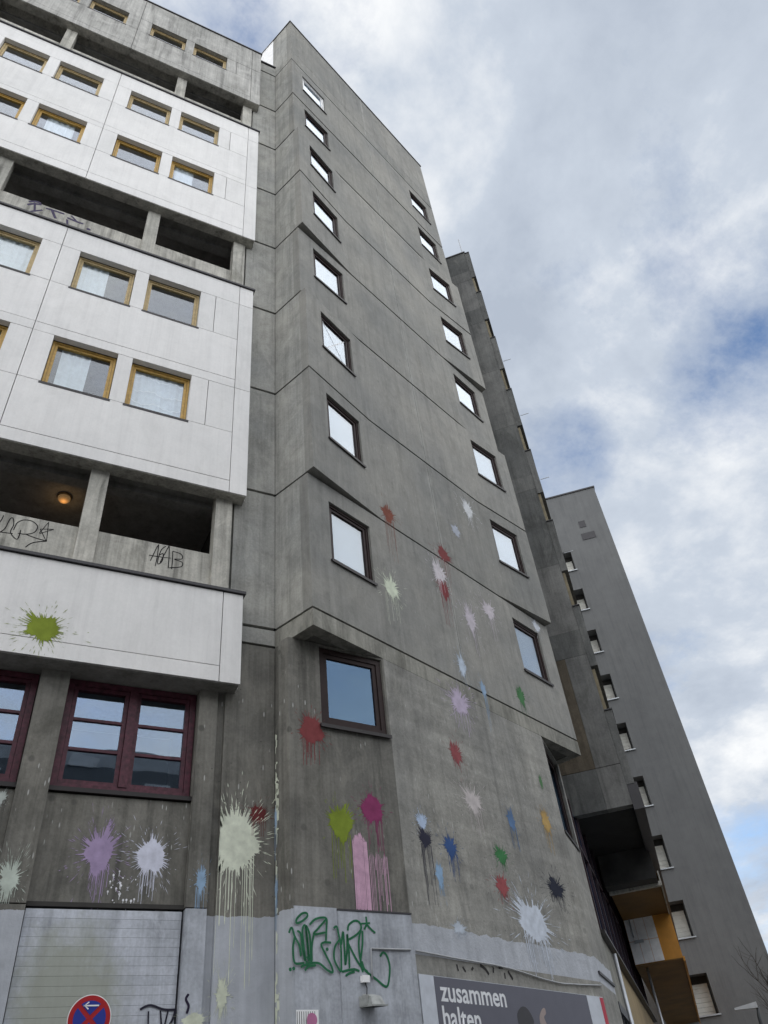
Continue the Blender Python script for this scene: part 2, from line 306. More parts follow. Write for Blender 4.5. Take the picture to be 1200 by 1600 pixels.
class MB:
    def __init__(s): s.v = []; s.f = []
    def quad8(s, c):                     # c = 8 corners: 4 of one end, 4 of the other, same order
        i = len(s.v); s.v += [Vector(q) for q in c]
        s.f += [(i+3,i+2,i+1,i), (i+4,i+5,i+6,i+7), (i,i+1,i+5,i+4), (i+1,i+2,i+6,i+5), (i+2,i+3,i+7,i+6), (i+3,i,i+4,i+7)]
    def box(s, x0, x1, y0, y1, z0, z1):
        s.quad8([(x0,y0,z0),(x1,y0,z0),(x1,y1,z0),(x0,y1,z0),(x0,y0,z1),(x1,y0,z1),(x1,y1,z1),(x0,y1,z1)])
    def fbox(s, F, a0, a1, z0, z1, t0, t1):
        s.quad8([F.p(a0,z0,t0),F.p(a1,z0,t0),F.p(a1,z0,t1),F.p(a0,z0,t1),F.p(a0,z1,t0),F.p(a1,z1,t0),F.p(a1,z1,t1),F.p(a0,z1,t1)])
    def prism(s, poly, z0, z1):
        i = len(s.v); n = len(poly)
        s.v += [Vector((p[0],p[1],z0)) for p in poly] + [Vector((p[0],p[1],z1)) for p in poly]
        s.f += [tuple(range(i+n-1, i-1, -1)), tuple(range(i+n, i+2*n))]
        for k in range(n): j = (k+1) % n; s.f.append((i+k, i+j, i+n+j, i+n+k))
    def slab(s, F, ab, zb, holes, t0, t1):
        """wall plate on a grid, cells in holes left open, with reveals"""
        na, nz = len(ab)-1, len(zb)-1
        full = lambda i, j: 0 <= i < na and 0 <= j < nz and (i, j) not in holes
        idx = {}
        def V(i, j, k):
            if (i, j, k) not in idx: idx[(i,j,k)] = len(s.v); s.v.append(F.p(ab[i], zb[j], (t0, t1)[k]))
            return idx[(i,j,k)]
        for i in range(na):
            for j in range(nz):
                if not full(i, j): continue
                s.f.append((V(i,j,0), V(i+1,j,0), V(i+1,j+1,0), V(i,j+1,0)))
                s.f.append((V(i,j,1), V(i,j+1,1), V(i+1,j+1,1), V(i+1,j,1)))
                if not full(i-1, j): s.f.append((V(i,j,0), V(i,j+1,0), V(i,j+1,1), V(i,j,1)))
                if not full(i+1, j): s.f.append((V(i+1,j,0), V(i+1,j,1), V(i+1,j+1,1), V(i+1,j+1,0)))
                if not full(i, j-1): s.f.append((V(i,j,0), V(i,j,1), V(i+1,j,1), V(i+1,j,0)))
                if not full(i, j+1): s.f.append((V(i,j+1,0), V(i+1,j+1,0), V(i+1,j+1,1), V(i,j+1,1)))
    def ring(s, w0, w1, h0, h1, b, y0, y1):      # rectangular frame in local x/z
        s.box(w0, w1, y0, y1, h0, h0+b); s.box(w0, w1, y0, y1, h1-b, h1)
        s.box(w0, w0+b, y0, y1, h0+b, h1-b); s.box(w1-b, w1, y0, y1, h0+b, h1-b)
    def tube(s, pts, rad, seg=8):
        pts = [Vector(p) for p in pts]; n = len(pts); i0 = len(s.v)
        for k, p in enumerate(pts):
            d = (pts[min(k+1, n-1)] - pts[max(k-1, 0)]).normalized()
            a = d.orthogonal().normalized() if k == 0 else (a - d*a.dot(d)).normalized()
            b = d.cross(a); r = rad[k] if hasattr(rad, '__len__') else rad
            for q in range(seg):
                t = 2*math.pi*q/seg; s.v.append(p + (a*math.cos(t) + b*math.sin(t))*r)
        for k in range(n-1):
            for q in range(seg):
                q2 = (q+1) % seg
                s.f.append((i0+k*seg+q, i0+k*seg+q2, i0+(k+1)*seg+q2, i0+(k+1)*seg+q))
        s.f.append(tuple(i0+q for q in range(seg-1, -1, -1))); s.f.append(tuple(i0+(n-1)*seg+q for q in range(seg)))
    def lathe(s, c, prof, seg=24, axis='z'):
        i0 = len(s.v); n = len(prof)
        for r, h in prof:
            for q in range(seg):
                t = 2*math.pi*q/seg; x, y = r*math.cos(t), r*math.sin(t)
                s.v.append(Vector(c) + (Vector((x, y, h)) if axis == 'z' else Vector((x, h, y))))
        for k in range(n-1):
            for q in range(seg):
                q2 = (q+1) % seg; s.f.append((i0+k*seg+q, i0+k*seg+q2, i0+(k+1)*seg+q2, i0+(k+1)*seg+q))
        s.f.append(tuple(i0+q for q in range(seg-1, -1, -1))); s.f.append(tuple(i0+(n-1)*seg+q for q in range(seg)))
    def build(s, name, mat, parent=None, label=None, smooth=False, world=True):
        return mesh_obj(name, s.v, s.f, mat, parent, label, smooth, world)
def struct(o): o['kind'] = 'structure'; return o
def tag(o, label, cat, group=None):
    o['label'] = label; o['category'] = cat
    if group: o['group'] = group
    return o

# windows are built once per kind in local coordinates (x along the wall, y inwards, z up) and share their meshes
_cache = {}
def shared(key, fn, mat):
    if key not in _cache:
        b = MB(); fn(b); me = bpy.data.meshes.new(key[0]); me.from_pydata([tuple(v) for v in b.v], [], b.f); me.update(); me.materials.append(mat); _cache[key] = me
    return _cache[key]
def place_window(parent, F, a, z, t, kind, w, h, label=None, blind=1.0, group=None):
    w = round(w, 3); h = round(h, 3); pos = F.p(a, z, t) - origin_of(parent)
    fm = {'brown': M['brown'], 'white': M['whitepvc'], 'ochre': M['ochre'], 'pale': M['oldochre'], 'maroon': M['maroon'], 'dark': M['brown']}[kind]
    if kind == 'maroon':
        def fr(b):
            b.ring(0, w, 0, h, 0.075, 0.0, 0.11); b.box(w/2-0.05, w/2+0.05, -0.012, 0.11, 0.075, h-0.075)
        o = mesh_obj('window', None, None, None, parent, label, shared=shared(('window_frame', kind, w, h), fr, fm))
        o.location = pos; o.rotation_euler = (0, 0, F.ang)
        for k in range(2):
            x0 = 0.079 if k == 0 else w/2+0.054; x1 = w/2-0.054 if k == 0 else w-0.079
            def sa(b, x0=x0, x1=x1):
                b.ring(x0, x1, 0.079, h-0.079, 0.05, 0.018, 0.085)
                for q in (1, 2):
                    zz = 0.13 + (h-0.26)*q/3; b.box(x0+0.05, x1-0.05, 0.026, 0.075, zz-0.018, zz+0.018)
            mesh_obj('casement', None, None, None, o, shared=shared(('casement', kind, w, h, k), sa, fm))
            for q in range(3):
                za = 0.13 + (h-0.26)*q/3; zb = 0.13 + (h-0.26)*(q+1)/3
                def pa(b, x0=x0, x1=x1, za=za, zb=zb): b.box(x0+0.048, x1-0.048, 0.050, 0.054, za+0.014, zb-0.014)
                mesh_obj('pane', None, None, None, o, shared=shared(('pane', kind, w, h, k, q), pa, M['panem']))
        def si(b): b.box(-0.02, w+0.03, -0.10, 0.04, -0.055, -0.004)
        mesh_obj('sill', None, None, None, o, shared=shared(('sill', kind, w), si, M['darkbrown']))
        return o
    b1, b2 = (0.080, 0.062) if kind == 'dark' else ((0.055, 0.055) if kind in ('brown', 'white') else (0.038, 0.044))
    def fr(b): b.ring(0, w, 0, h, b1, 0.0, 0.07)
    o = mesh_obj('window', None, None, None, parent, label, shared=shared(('window_frame', kind, w, h), fr, fm))
    o.location = pos; o.rotation_euler = (0, 0, F.ang)
    def sa(b): b.ring(b1+0.004, w-b1-0.004, b1+0.004, h-b1-0.004, b2, 0.016, 0.066)
    mesh_obj('sash', None, None, None, o, shared=shared(('sash', kind, w, h), sa, fm))
    q = b1+b2
    def pa(b): b.box(q, w-q, 0.040, 0.044, q, h-q)
    mesh_obj('pane', None, None, None, o, shared=shared(('pane', kind, w, h), pa, M['paneb'] if kind == 'dark' else (M['panet'] if kind in ('brown', 'white') else M['pane'])))
    out = 0.125 if kind in ('ochre', 'pale') else 0.075
    def si(b): b.box(-0.03, w+0.03, -out, -0.001, -0.035, -0.004); b.box(-0.03, w+0.03, -out-0.006, -out, -0.055, -0.004)
    mesh_obj('sill', None, None, None, o, shared=shared(('sill', kind, w), si, M['darkbrown']))
    if blind > 0:
        zz = round(h-q-(h-2*q)*blind, 3)
        def bl(b): b.box(q-0.03, w-q+0.03, 0.075, 0.078, zz, h-q+0.03)
        mesh_obj('blind', None, None, None, o, shared=shared(('blind', kind, w, h, zz), bl, M['blind']))
    return o

# ================================================================== ground
g = MB(); g.box(-600, 600, -600, 600, -0.6, -0.12); struct(g.build('ground', M['earth']))
g = MB(); g.box(-90, 90, -22, 2.5, -0.3, -0.108); struct(g.build('road', M['asphalt']))
g = MB(); g.box(-90, 90, 2.66, 36, -0.3, 0.0); struct(g.build('pavement', M['paving']))
g = MB(); g.box(-90, 90, 2.5, 2.66, -0.3, 0.012); struct(g.build('kerb', M['column']))

# ================================================================== pale apartment block (facade along X at y = 9.05)
FY, XR = 9.05, 2.73
WB = root('apartment_block', 'white panelled apartment block with recessed access balconies at left', 'building', (-3.0, 12.0, 0))
FW = Frame((0, FY), (1, 0), (0, 1))
FR_ = Frame((0, 9.293), (1, 0), (0, 1))
GAP = 0.006
def panel(x0, x1, z0, z1, mat, t0=0.0, t1=0.115, e=(1,1,1,1)):
    b = MB(); b.fbox(FW, x0+GAP*e[0], x1-GAP*e[1], z0+GAP*e[2], z1-GAP*e[3], t0 + random.uniform(0, .003), t1); return b.build('panel', mat, WB)
mods = [(2.43, -1), (-4.57, 1), (-4.57, -1), (-11.57, 1)]      # anchor and direction: the bays are mirrored pairs
OFF = dict(j0=0.0, j1=0.49, w2=(0.80, 1.84), p=(1.84, 2.10), w1=(2.10, 3.15), end=3.50)
def bay(anchor, sgn):
    f = lambda q: anchor + sgn*q
    rng = lambda a, b: tuple(sorted((f(a), f(b))))
    return dict(full=rng(0, 3.5), c0=rng(0, .49), c1=rng(.49, .80), w2=rng(.80, 1.84), p=rng(1.84, 2.10), w1=rng(2.10, 3.15), c2=rng(3.15, 3.5))
BAYS = [bay(a, s) for a, s in mods]
WINS = {}
def white_block(z0, z1, rows, mat, strip):
    """rows = [(sill, head)] from the top; panels hang in front of a dark backing with openings"""
    holesx = sorted({x for b in BAYS for k in ('w1', 'w2') for x in b[k]})
    ab = [-11.6] + holesx + [XR-0.012]; ab = sorted(set(ab))
    zb = sorted({z0+0.01, z1-0.07} | {z for r in rows for z in r})
    hs = set()
    for i in range(len(ab)-1):
        m = (ab[i]+ab[i+1])/2
        if any(b[k][0] < m < b[k][1] for b in BAYS for k in ('w1', 'w2')):
            for j in range(len(zb)-1):
                if any(r[0] < (zb[j]+zb[j+1])/2 < r[1] for r in rows): hs.add((i, j))
    s = MB(); s.slab(FW, ab, zb, hs, 0.118, 0.236); s.build('backing_wall', M['joint'], WB)
    prev = z1 - 0.055
    for ri, (sill, head) in enumerate(rows):
        low = (rows[ri+1][1] + 0.23) if ri+1 < len(rows) else z0 + strip
        for bi, b in enumerate(BAYS):
            panel(*b['full'], head, prev, mat)
            for k in ('c0', 'c1', 'p', 'c2'): panel(*b[k], sill, head, mat, e=(k not in ('c1',) , 1, 1, 1))
            panel(*b['full'], low, sill, mat)
            for k in ('w1', 'w2'): WINS[(round(sill, 2), bi, k)] = (b[k], sill, head)
        prev = low
    for b in BAYS: panel(*b['full'], z0, z0+strip, mat)
    # corner strip
    cuts = sorted({z0, z1-0.055} | {h for _, h in rows})
    for a, c in zip(cuts[:-1], cuts[1:]): panel(2.43, XR, a, c, mat, 0.0, 0.115)
    b = MB(); b.box(XR-0.010, XR, FY+0.117, 9.288, z0, z1-0.06); b.build('return_panel', mat, WB)
    b = MB(); b.box(-11.6, XR+0.03, FY-0.035, 9.30, z1-0.05, z1); b.build('coping', M['coping'], WB)
    b = MB(); b.box(-11.6, XR-0.02, FY+0.02, 9.291, z0-0.008, z0+0.008); b.build('soffit', M['column'], WB)
# lowest block has no windows
for b in BAYS[:1]: pass
b = MB(); b.box(-11.6, XR-0.012, FY+0.118, 9.286, 6.85, 8.28); b.build('backing_wall', M['joint'], WB)
for x0, x1 in ((-4.57, 2.43), (-11.57, -4.57)):
    panel(x0, x1, 7.08, 8.31, M['white']); panel(x0, x1, 6.84, 7.08, M['white'])
panel(2.43, XR, 6.84, 8.31, M['white'])
b = MB(); b.box(XR-0.010, XR, FY+0.117, 9.288, 6.84, 8.30); b.build('return_panel', M['white'], WB)
b = MB(); b.box(-11.6, XR+0.03, FY-0.035, 9.32, 8.315, 8.36); b.build('coping', M['coping'], WB)
b = MB(); b.box(-11.6, XR-0.02, FY+0.02, 9.60, 6.832, 6.848); b.build('soffit', M['corridor'], WB)
white_block(10.30, 16.37, [(14.43, 15.66), (11.73, 12.95)], M['white'], 0.26)
white_block(18.43, 24.46, [(22.54, 23.66), (19.84, 20.97)], M['white'], 0.30)
white_block(26.34, 30.62, [(27.92, 28.92)], M['grimy'], 0.30)
WKIND = {14.43: 'pale', 11.73: 'ochre', 22.54: 'pale', 19.84: 'ochre', 27.92: 'pale'}
for (sill, bi, k), (wx, s0, h0) in WINS.items():
    if bi == 3: continue
    place_window(WB, FW, wx[0]+0.004, s0+0.004, 0.125, WKIND[sill], wx[1]-wx[0]-0.008, h0-s0-0.008, blind=0)
# rooms: floors, ceilings and a back wall behind the windows
for z0, z1 in ((10.30, 16.37), (18.43, 24.46), (26.34, 30.62)):
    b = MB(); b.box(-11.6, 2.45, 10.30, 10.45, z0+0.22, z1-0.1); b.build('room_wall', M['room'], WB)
    mids = [z0+0.12] + ([(z0+z1)/2-0.15] if z1-z0 > 5 else []) + [z1-0.28]
    for zz in mids: b = MB(); b.box(-11.6, 2.45, 9.292, 10.95, zz, zz+0.16); b.build('floor_slab', M['column'] if 26 < zz < 27 else M['corridor'], WB)
    for xx in (-1.07, -4.57, -8.07): b = MB(); b.box(xx-0.08, xx+0.08, 9.294, 10.295, z0+0.285, z1-0.285); b.build('room_partition', M['room'], WB)
# access balconies
COLS = [(2.28, 2.55), (0.32, 0.59), (-2.73, -2.46), (-4.70, -4.43), (-6.68, -6.41)]
for zf, zp, zc in ((8.36, 9.17, 10.44), (16.37, 17.27, 18.57), (24.46, 25.36, 26.46)):
    b = MB(); b.box(-11.6, 2.45, 9.325, 9.44, zf-0.05, zp); b.build('parapet', M['column'], WB)
    b = MB(); b.box(-11.6, 2.45, 9.42, 10.95, zf-0.20, zf-0.02); b.build('floor_slab', M['corridor'], WB)
    b = MB(); b.box(-11.6, 2.45, 10.90, 11.00, zf-0.02, zc); b.build('corridor_wall', M['column'] if zf > 20 else M['corridor'], WB)
    for x0, x1 in COLS: b = MB(); b.box(x0, x1, 9.245, 9.47, zf-0.04, zc-0.02); b.build('column', M['column'], WB)
    for x0 in (-0.85, -3.9, 1.25): b = MB(); b.box(x0, x0+0.9, 10.87, 10.898, zf, zf+2.0); b.build('door', M['maroon'], WB)
    b = MB(); b.box(-11.6, 2.45, 9.55, 9.75, zc-0.14, zc-0.002); b.build('ceiling_beam', M['corridor'], WB)
# recessed wall that joins the block to the tower
J = [7.97, 10.70, 13.41, 16.13, 18.86, 21.59, 24.31, 27.02, 29.92]
zs = [0.0, 7.66] + J + [30.66]
for a, c in zip(zs[:-1], zs[1:]):
    b = MB(); b.box(2.60, 3.300, 9.293, 9.50, a+0.016+0.0012*a, c-0.016-0.0012*a); b.build('wall_panel', M['ground'] if c < 7.7 else M['side'], WB)
b = MB(); b.box(2.46, 3.295, 9.52, 20.0, 0, 30.6); b.build('party_wall', M['joint'], WB)
b = MB(); b.box(2.44, 2.597, 9.36, 9.51, 6.86, 30.6); b.build('recess_panel', M['side'], WB)
b = MB(); b.box(2.60, 3.33, 9.25, 9.55, 30.665, 30.72); b.build('coping', M['coping'], WB)
b = MB(); b.box(-11.6, 2.44, 11.01, 20.0, 0, 30.3); b.build('core_wall', M['corridor'], WB)
b = MB(); b.box(-11.6, 2.44, 9.30, 11.0, 30.36, 30.55); b.build('roof', M['joint'], WB)

# base storey under the lowest block
PIL = [(2.255, 2.50), (0.26, 0.60), (-1.76, -1.42), (-3.78, -3.44)]
for x0, x1 in PIL:
    b = MB(); b.box(x0, x1, 9.30, 9.62, 4.13, 6.83); b.build('pilaster', M['ground'], WB)
    b = MB(); b.box(x0+0.005, x1, 9.296, 9.62, 0.0, 4.115); b.build('pilaster', M['greypl'] if x0 > 2 else M['ground'], WB)
b = MB(); b.box(2.502, 2.598, 9.345, 9.6, 0, 6.83); b.build('recess_panel', M['ground'], WB)
FL = Frame((0, 9.46), (1, 0), (0, 1))
for x0, x1 in ((0.602, 2.253), (-1.418, 0.258), (-3.438, -1.762)):
    b = MB(); b.box(x0, x1, 9.40, 9.6, 4.17, 5.33); b.build('wall_panel', M['ground'], WB)
    place_window(WB, FL, x0+0.01, 5.40, 0.0, 'maroon', x1-x0-0.02, 1.42)
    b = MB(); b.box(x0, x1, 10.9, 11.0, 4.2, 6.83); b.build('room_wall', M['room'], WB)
    b = MB(); b.box(x0, x1, 9.36, 9.395, 4.12, 4.165); b.build('drip_rail', M['joint'], WB)
b = MB(); b.box(-11.6, 2.5, 9.62, 10.9, 6.85, 7.0); b.build('floor_slab', M['corridor'], WB)
b = MB(); b.box(-11.6, -3.79, 9.40, 9.6, 0, 6.83); b.build('wall_panel', M['ground'], WB)
b = MB(); b.box(-3.44, 2.25, 9.45, 9.6, 0, 4.11); b.build('backing_wall', M['joint'], WB)
zz = 4.095
slat = None
while zz > 0.1:
    for x0, x1 in ((0.612, 2.235),):
        b = MB(); w = 0.087
        b.quad8([(x0,9.360,zz-w),(x1,9.360,zz-w),(x1,9.43,zz-w),(x0,9.43,zz-w),(x0,9.361,zz),(x1,9.361,zz),(x1,9.43,zz),(x0,9.43,zz)])
        b.build('slat', M['slat'], WB)
    zz -= 0.0886
b = MB(); b.box(-1.40, 0.255, 9.34, 9.43, 0, 3.86); b.build('wall_panel', M['ground'], WB)
b = MB(); b.box(-1.40, 0.255, 9.24, 9.44, 3.88, 4.08); b.build('shutter_box', M['coping'], WB)
b = MB(); b.box(-0.4, 0.235, 9.335, 9.339, 2.5, 3.42); b.build('pink_sheet', plain('pink_print', (0.45, 0.03, 0.16), 0.6), WB)

# ================================================================== concrete tower
RX, RY, MA = 3.61, 8.545, 22.2
dm = Vector((*uv(MA), 0)); nm = Vector((-dm.y, dm.x, 0))           # along the main face, into the tower
WT = 7.40; JUT = 0.15; BEND = 1.85
C0 = Vector((3.307, 9.293, 0))
TW = root('tower', 'raw concrete stair tower splashed with paint, windows near both corners', 'building', (7.0, 12.0, 0))
FM = Frame((RX, RY), dm, nm)
Rc = Vector((RX, RY, 0)); Ec = Rc + dm*WT
def strip_frame(side, jut):
    if side == 'L':
        a = Rc - nm*(JUT if jut else 0); b_ = Rc + dm*BEND
    else:
        a = Rc + dm*(WT-BEND); b_ = Ec - nm*(JUT if jut else 0)
    d = (b_-a); L = d.length; d.normalize()
    return Frame(a, d, nm), L
TOWER_JUT = [0, 1, 1, 0, 1, 1, 0, 0]
wl = 0.475; ww = 1.01; wz0, wh = 1.10, 1.25
for k in range(8):
    z0, z1 = J[k]+0.016+0.0040*k, J[k+1]-0.022-0.0040*k; jut = TOWER_JUT[k]
    for side in 'LR':
        F, L = strip_frame(side, jut); b = MB()
        a0 = wl if side == 'L' else L-wl-ww
        h0 = J[k]+wz0
        b.slab(F, [0, a0, a0+ww, L], [z0, h0, h0+wh, z1], {(1, 1)}, 0, 0.2)
        if side == 'L': b.slab(FM, [BEND, WT/2-0.006], [z0, z1], set(), 0, 0.2)
        else: b.slab(FM, [WT/2+0.006, WT-BEND], [z0, z1], set(), 0, 0.2)
        b.build('wall_panel', M['tower'], TW)
        kind = 'white' if (k == 7 and side == 'L') else 'brown'
        bl = 1.0
        if (k, side) in ((7, 'L'), (5, 'L')): bl = 0.45
        if (k, side) == (6, 'L'): bl = 0.85
        place_window(TW, F, a0+0.004, h0+0.004, 0.045, kind, ww-0.008, wh-0.008, blind=bl)
        if (k, side) == (2, 'L'):            # tape crossed over the pane
            wo_ = [o for o in TW.children if o.name.startswith('window')][-1]; tb_ = MB(); x0, x1, y0, y1 = .13, ww-.14, .13, wh-.14
            for (xa, za), (xb, zb3), yy in (((x0, y0), (x1, y1), .037), ((x0, y1), (x1, y0), .0355)):
                tb_.quad8([(xa-.012,yy,za),(xa+.012,yy,za),(xa+.012,yy+.001,za),(xa-.012,yy+.001,za),(xb-.012,yy,zb3),(xb+.012,yy,zb3),(xb+.012,yy+.001,zb3),(xb-.012,yy+.001,zb3)])
            mesh_obj('tape_cross', tb_.v, tb_.f, M['whitepvc'], wo_, world=False)
        # side walls
        jj = JUT if jut else 0
        S = Frame(C0, (-nm.x, -nm.y), dm) if side == 'L' else Frame(Ec, nm, -dm)
        Ls = (Rc - C0).length + jj - 0.2
        b = MB()
        if side == 'L': b.fbox(S, 0.0, Ls, z0, z1, 0, 0.2)
        else: b.fbox(S, 0.2-jj, 4.5, z0, z1, 0, 0.2)
        b.build('side_panel', M['side'], TW)
# parapet storey
b = MB(); b.fbox(FM, 0, WT/2-0.006, J[8]+0.012, 30.72, 0, 0.2); b.build('wall_panel', M['tower'], TW)
b = MB(); b.fbox(FM, WT/2+0.006, WT, J[8]+0.012, 30.72, 0, 0.2); b.build('wall_panel', M['tower'], TW)
for i in range(3):
    b = MB(); b.fbox(FM, WT*i/3+0.003, WT*(i+1)/3-0.003, 30.728, 33.60, 0, 0.2); b.build('parapet_panel', M['tower'], TW)
S = Frame(C0, (-nm.x, -nm.y), dm)
b = MB(); b.fbox(S, -0.10, (Rc-C0).length-0.2, J[8]+0.012, 33.60, 0, 0.2); b.build('side_panel', M['side'], TW)
b = MB(); b.fbox(S, -0.95, -0.102, 30.6, 33.75, -0.01, 0.2); b.build('metal_cladding', M['whitepvc'], TW, 'bright metal sheet cladding beside the roof of the white block')
b = MB(); b.fbox(FM, -0.03, WT+0.03, 33.602, 33.65, -0.03, 0.26); b.build('coping', M['coping'], TW)
b = MB(); b.fbox(S, -0.97, (Rc-C0).length-0.262, 33.602+0.0, 33.645, -0.03, 0.26); b.build('coping', M['coping'], TW)
Sr = Frame(Ec, nm, -dm); b = MB(); b.fbox(Sr, 0.2, 4.5, J[8]+0.012, 33.6, 0, 0.2); b.build('side_panel', M['side'], TW)
# core
def poly(*ps): return [FM.p(a, 0, t) for a, t in ps]
b = MB(); b.prism(poly((0.21, 0.24), (WT-0.21, 0.24), (WT-0.21, 6), (0.21, 6)), 7.70, 33.4); b.build('core_wall', M['room'], TW)
# ledge over the base and the slab under it
b = MB(); b.fbox(FM, 0, WT, 7.66, J[0]-0.022, 0, 0.2); b.build('ledge', M['ledge'], TW)
b = MB(); b.fbox(S, 0.0, (Rc-C0).length-0.2, 7.66, J[0]-0.022, 0, 0.2); b.build('ledge', M['ledge'], TW)
b = MB(); b.fbox(Sr, 0.2, 4.5, 7.66, J[0]-0.022, 0, 0.2); b.build('ledge', M['ledge'], TW)
b = MB(); b.prism(poly((0.2, 0.2), (WT-0.2, 0.2), (WT-0.2, 4), (0.2, 4)), 7.668, 7.695); b.build('soffit', M['ground'], TW)
# base with cut corners
Pa = Vector((3.375, 8.95, 0)); CH = 1.48
Rm = Rc + dm*CH
dc = (Rm-Pa); Lc = dc.length; dc.normalize()
FC = Frame(Pa, dc, nm)
Pb = Vector((10.24, 11.82, 0)); Rn = Rc + dm*(WT-CH)
dr = (Pb-Rn); Lr = dr.length; dr.normalize(); FCR = Frame(Rn, dr, nm)
cw0, cw1, cz0, cz1 = 0.50, 1.575, 6.38, 7.62
cw1 = min(cw1, Lc-0.03)
b = MB(); b.slab(FC, [0, cw0, cw1, Lc], [0, cz0, cz1, 7.655], {(1, 1)}, 0, 0.2); b.build('wall_panel', M['ground'], TW, 'dark stained cut corner of the base under a window')
place_window(TW, FC, cw0+0.004, cz0+0.004, 0.03, 'dark', cw1-cw0-0.008, cz1-cz0-0.008, blind=0, label='wide brown window reflecting blue sky')
b = MB(); b.slab(FCR, [0, 0.10, Lr-0.16, Lr], [0, 5.95, 7.60, 7.655], {(1, 1)}, 0, 0.2); b.build('wall_panel', M['groundf'], TW)
place_window(TW, FCR, 0.104, 5.954, 0.06, 'dark', Lr-0.26-0.008, 1.64, blind=0)
b = MB(); b.slab(FM, [CH+0.0, 2.2, 3.0, 3.7, 4.4, 5.2, WT-CH], [0, 3.4, 3.62, 4.0, 5.1, 6.2, 7.655], set(), 0, 0.2); b.build('wall_panel', M['groundf'], TW, 'paint splashed base wall above the poster')
b = MB(); b.fbox(S, 0.0, (Pa-C0).length, 0, 7.655, 0, 0.2); b.build('side_panel', M['ground'], TW)
b = MB(); b.prism([FM.p(1.55, 0, 0.3), FM.p(WT-1.55, 0, 0.3), FM.p(WT-0.3, 0, 0.9), FM.p(WT-0.3, 0, 4), FM.p(0.3, 0, 4), FM.p(0.3, 0, 0.95)], 0, 7.64); b.build('core_wall', M['room'], TW)
# grey metal cladding on the cut corner
for a0, a1, z1, t in ((0.03, 0.585, 4.08, -0.004), (0.592, Lc-0.005, 4.05, -0.022)):
    b = MB(); b.fbox(FC, a0, a1, 0.02, z1, t, -0.001); b.build('cladding_plate', M['greypl'], TW)
b = MB(); b.fbox(FC, 0.588, Lc-0.002, 4.052, 4.070, -0.03, -0.001); b.build('flashing', M['coping'], TW)
b = MB(); b.fbox(FCR, 0.02, Lr-0.02, 3.74, 3.78, -0.03, -0.001); b.build('flashing', M['coping'], TW)

# ================================================================== wing behind the tower (u runs away from the camera, v to the left)
eu = Vector((*uv(45.1), 0)); ev = Vector((-eu.y, eu.x, 0))
def UV(u, v, z=0): return eu*u + ev*v + Vector((0, 0, z))
U0, V0 = 17.05, -0.10
WG = root('concrete_wing', 'grey concrete wing standing behind the tower with a dark underside', 'building', UV(22, 1.5))
FE = Frame(UV(U0, V0), ev, eu)                      # end wall, a grows to the left
FA = Frame(UV(U0, V0), eu, ev)                      # long side, a grows away
zs = [7.06] + [J[0]-0.02+2.72*i for i in range(8)] + [28.86]
for i, (a, c) in enumerate(zip(zs[:-1], zs[1:])):
    if c < 13:
        b = MB(); b.fbox(FE, 0, 0.53, a+0.006, c-0.006, 0, 0.25); b.build('wall_panel', M['wing'], WG)
        b = MB(); b.fbox(FE, 0.534, 3.2, a+0.006, c-0.006, 0.004 if i else 0.0, 0.25); b.build('wall_panel', M['brownwall'] if i else M['wing'], WG)
    else:
        h = random.uniform(0.5, 0.9)
        b = MB(); b.fbox(FE, 0, 3.2, a+0.001, a+h, 0, 0.25); b.build('wall_panel', M['wing'], WG)
        b = MB(); b.fbox(FE, 0, 3.2, a+h+0.002, c-0.001, 0.003, 0.25); b.build('wall_panel', M['wing'], WG)
b = MB(); b.fbox(FE, -0.03, 3.2, 28.862, 28.92, -0.03, 0.3); b.build('coping', M['coping'], WG)
b = MB(); b.fbox(FA, 0.26, 16, 7.31, 28.8, 0.02, 5.0); b.build('core_wall', M['wing'], WG)
tops = [28.78, 26.05, 23.23, 20.44, 17.62, 14.85, 12.04, 9.20]
for i, zt in enumerate(tops):
    b = MB(); b.fbox(FA, -0.01, 15.5, zt-1.72, zt-0.03, -0.17, -0.002); b.build('facade_panel', M['wing'], WG)
    b = MB(); b.fbox(FA, -0.04, 15.5, zt-0.028, zt, -0.185, -0.002); b.build('coping', M['coping'], WG)
    if i: b = MB(); b.fbox(FA, 0.03, 15, zt+0.002, zt+1.05, -0.075, -0.003); b.build('window_band', M['dullochre'], WG)
    if i in (2, 3, 4, 5): 
        b = MB(); b.tube([FA.p(0.4, zt-0.9, -0.2), FA.p(0.4, zt-0.9, -0.46)], 0.012, 6); b.build('bracket', M['metal'], WG)
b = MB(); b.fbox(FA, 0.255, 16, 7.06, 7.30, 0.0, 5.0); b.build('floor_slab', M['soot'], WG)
b = MB(); b.fbox(FA, 0.0, 16, 6.95, 7.50, -0.22, -0.004); b.build('facade_panel', M['coping'], WG)
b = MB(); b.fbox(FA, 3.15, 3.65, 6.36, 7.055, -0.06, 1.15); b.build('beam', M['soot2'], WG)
b = MB(); b.fbox(FA, 3.66, 3.80, 6.30, 6.40, -0.10, 1.12); b.build('beam', M['column'], WG)
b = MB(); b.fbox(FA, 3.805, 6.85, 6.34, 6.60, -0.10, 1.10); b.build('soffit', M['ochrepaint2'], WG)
b = MB(); b.fbox(FA, 6.85, 21.2, 5.28, 7.05, -0.13, 1.10); b.build('hanging_box', M['ochrepaint'], WG, 'orange painted end of the hanging box')
for i in range(3):
    for j in range(2):
        v0 = 0.33 + i*0.255; z0 = 5.285 + j*0.53
        b = MB(); b.fbox(FA, 6.835, 6.848, z0+0.004, z0+0.522, v0+0.004, v0+0.251); b.build('white_panel', M['whitepvc'], WG)
b = MB(); b.fbox(FA, 6.83, 21.2, 5.255, 5.278, -0.12, 1.10); b.build('soffit', M['ochrepaint2'], WG)
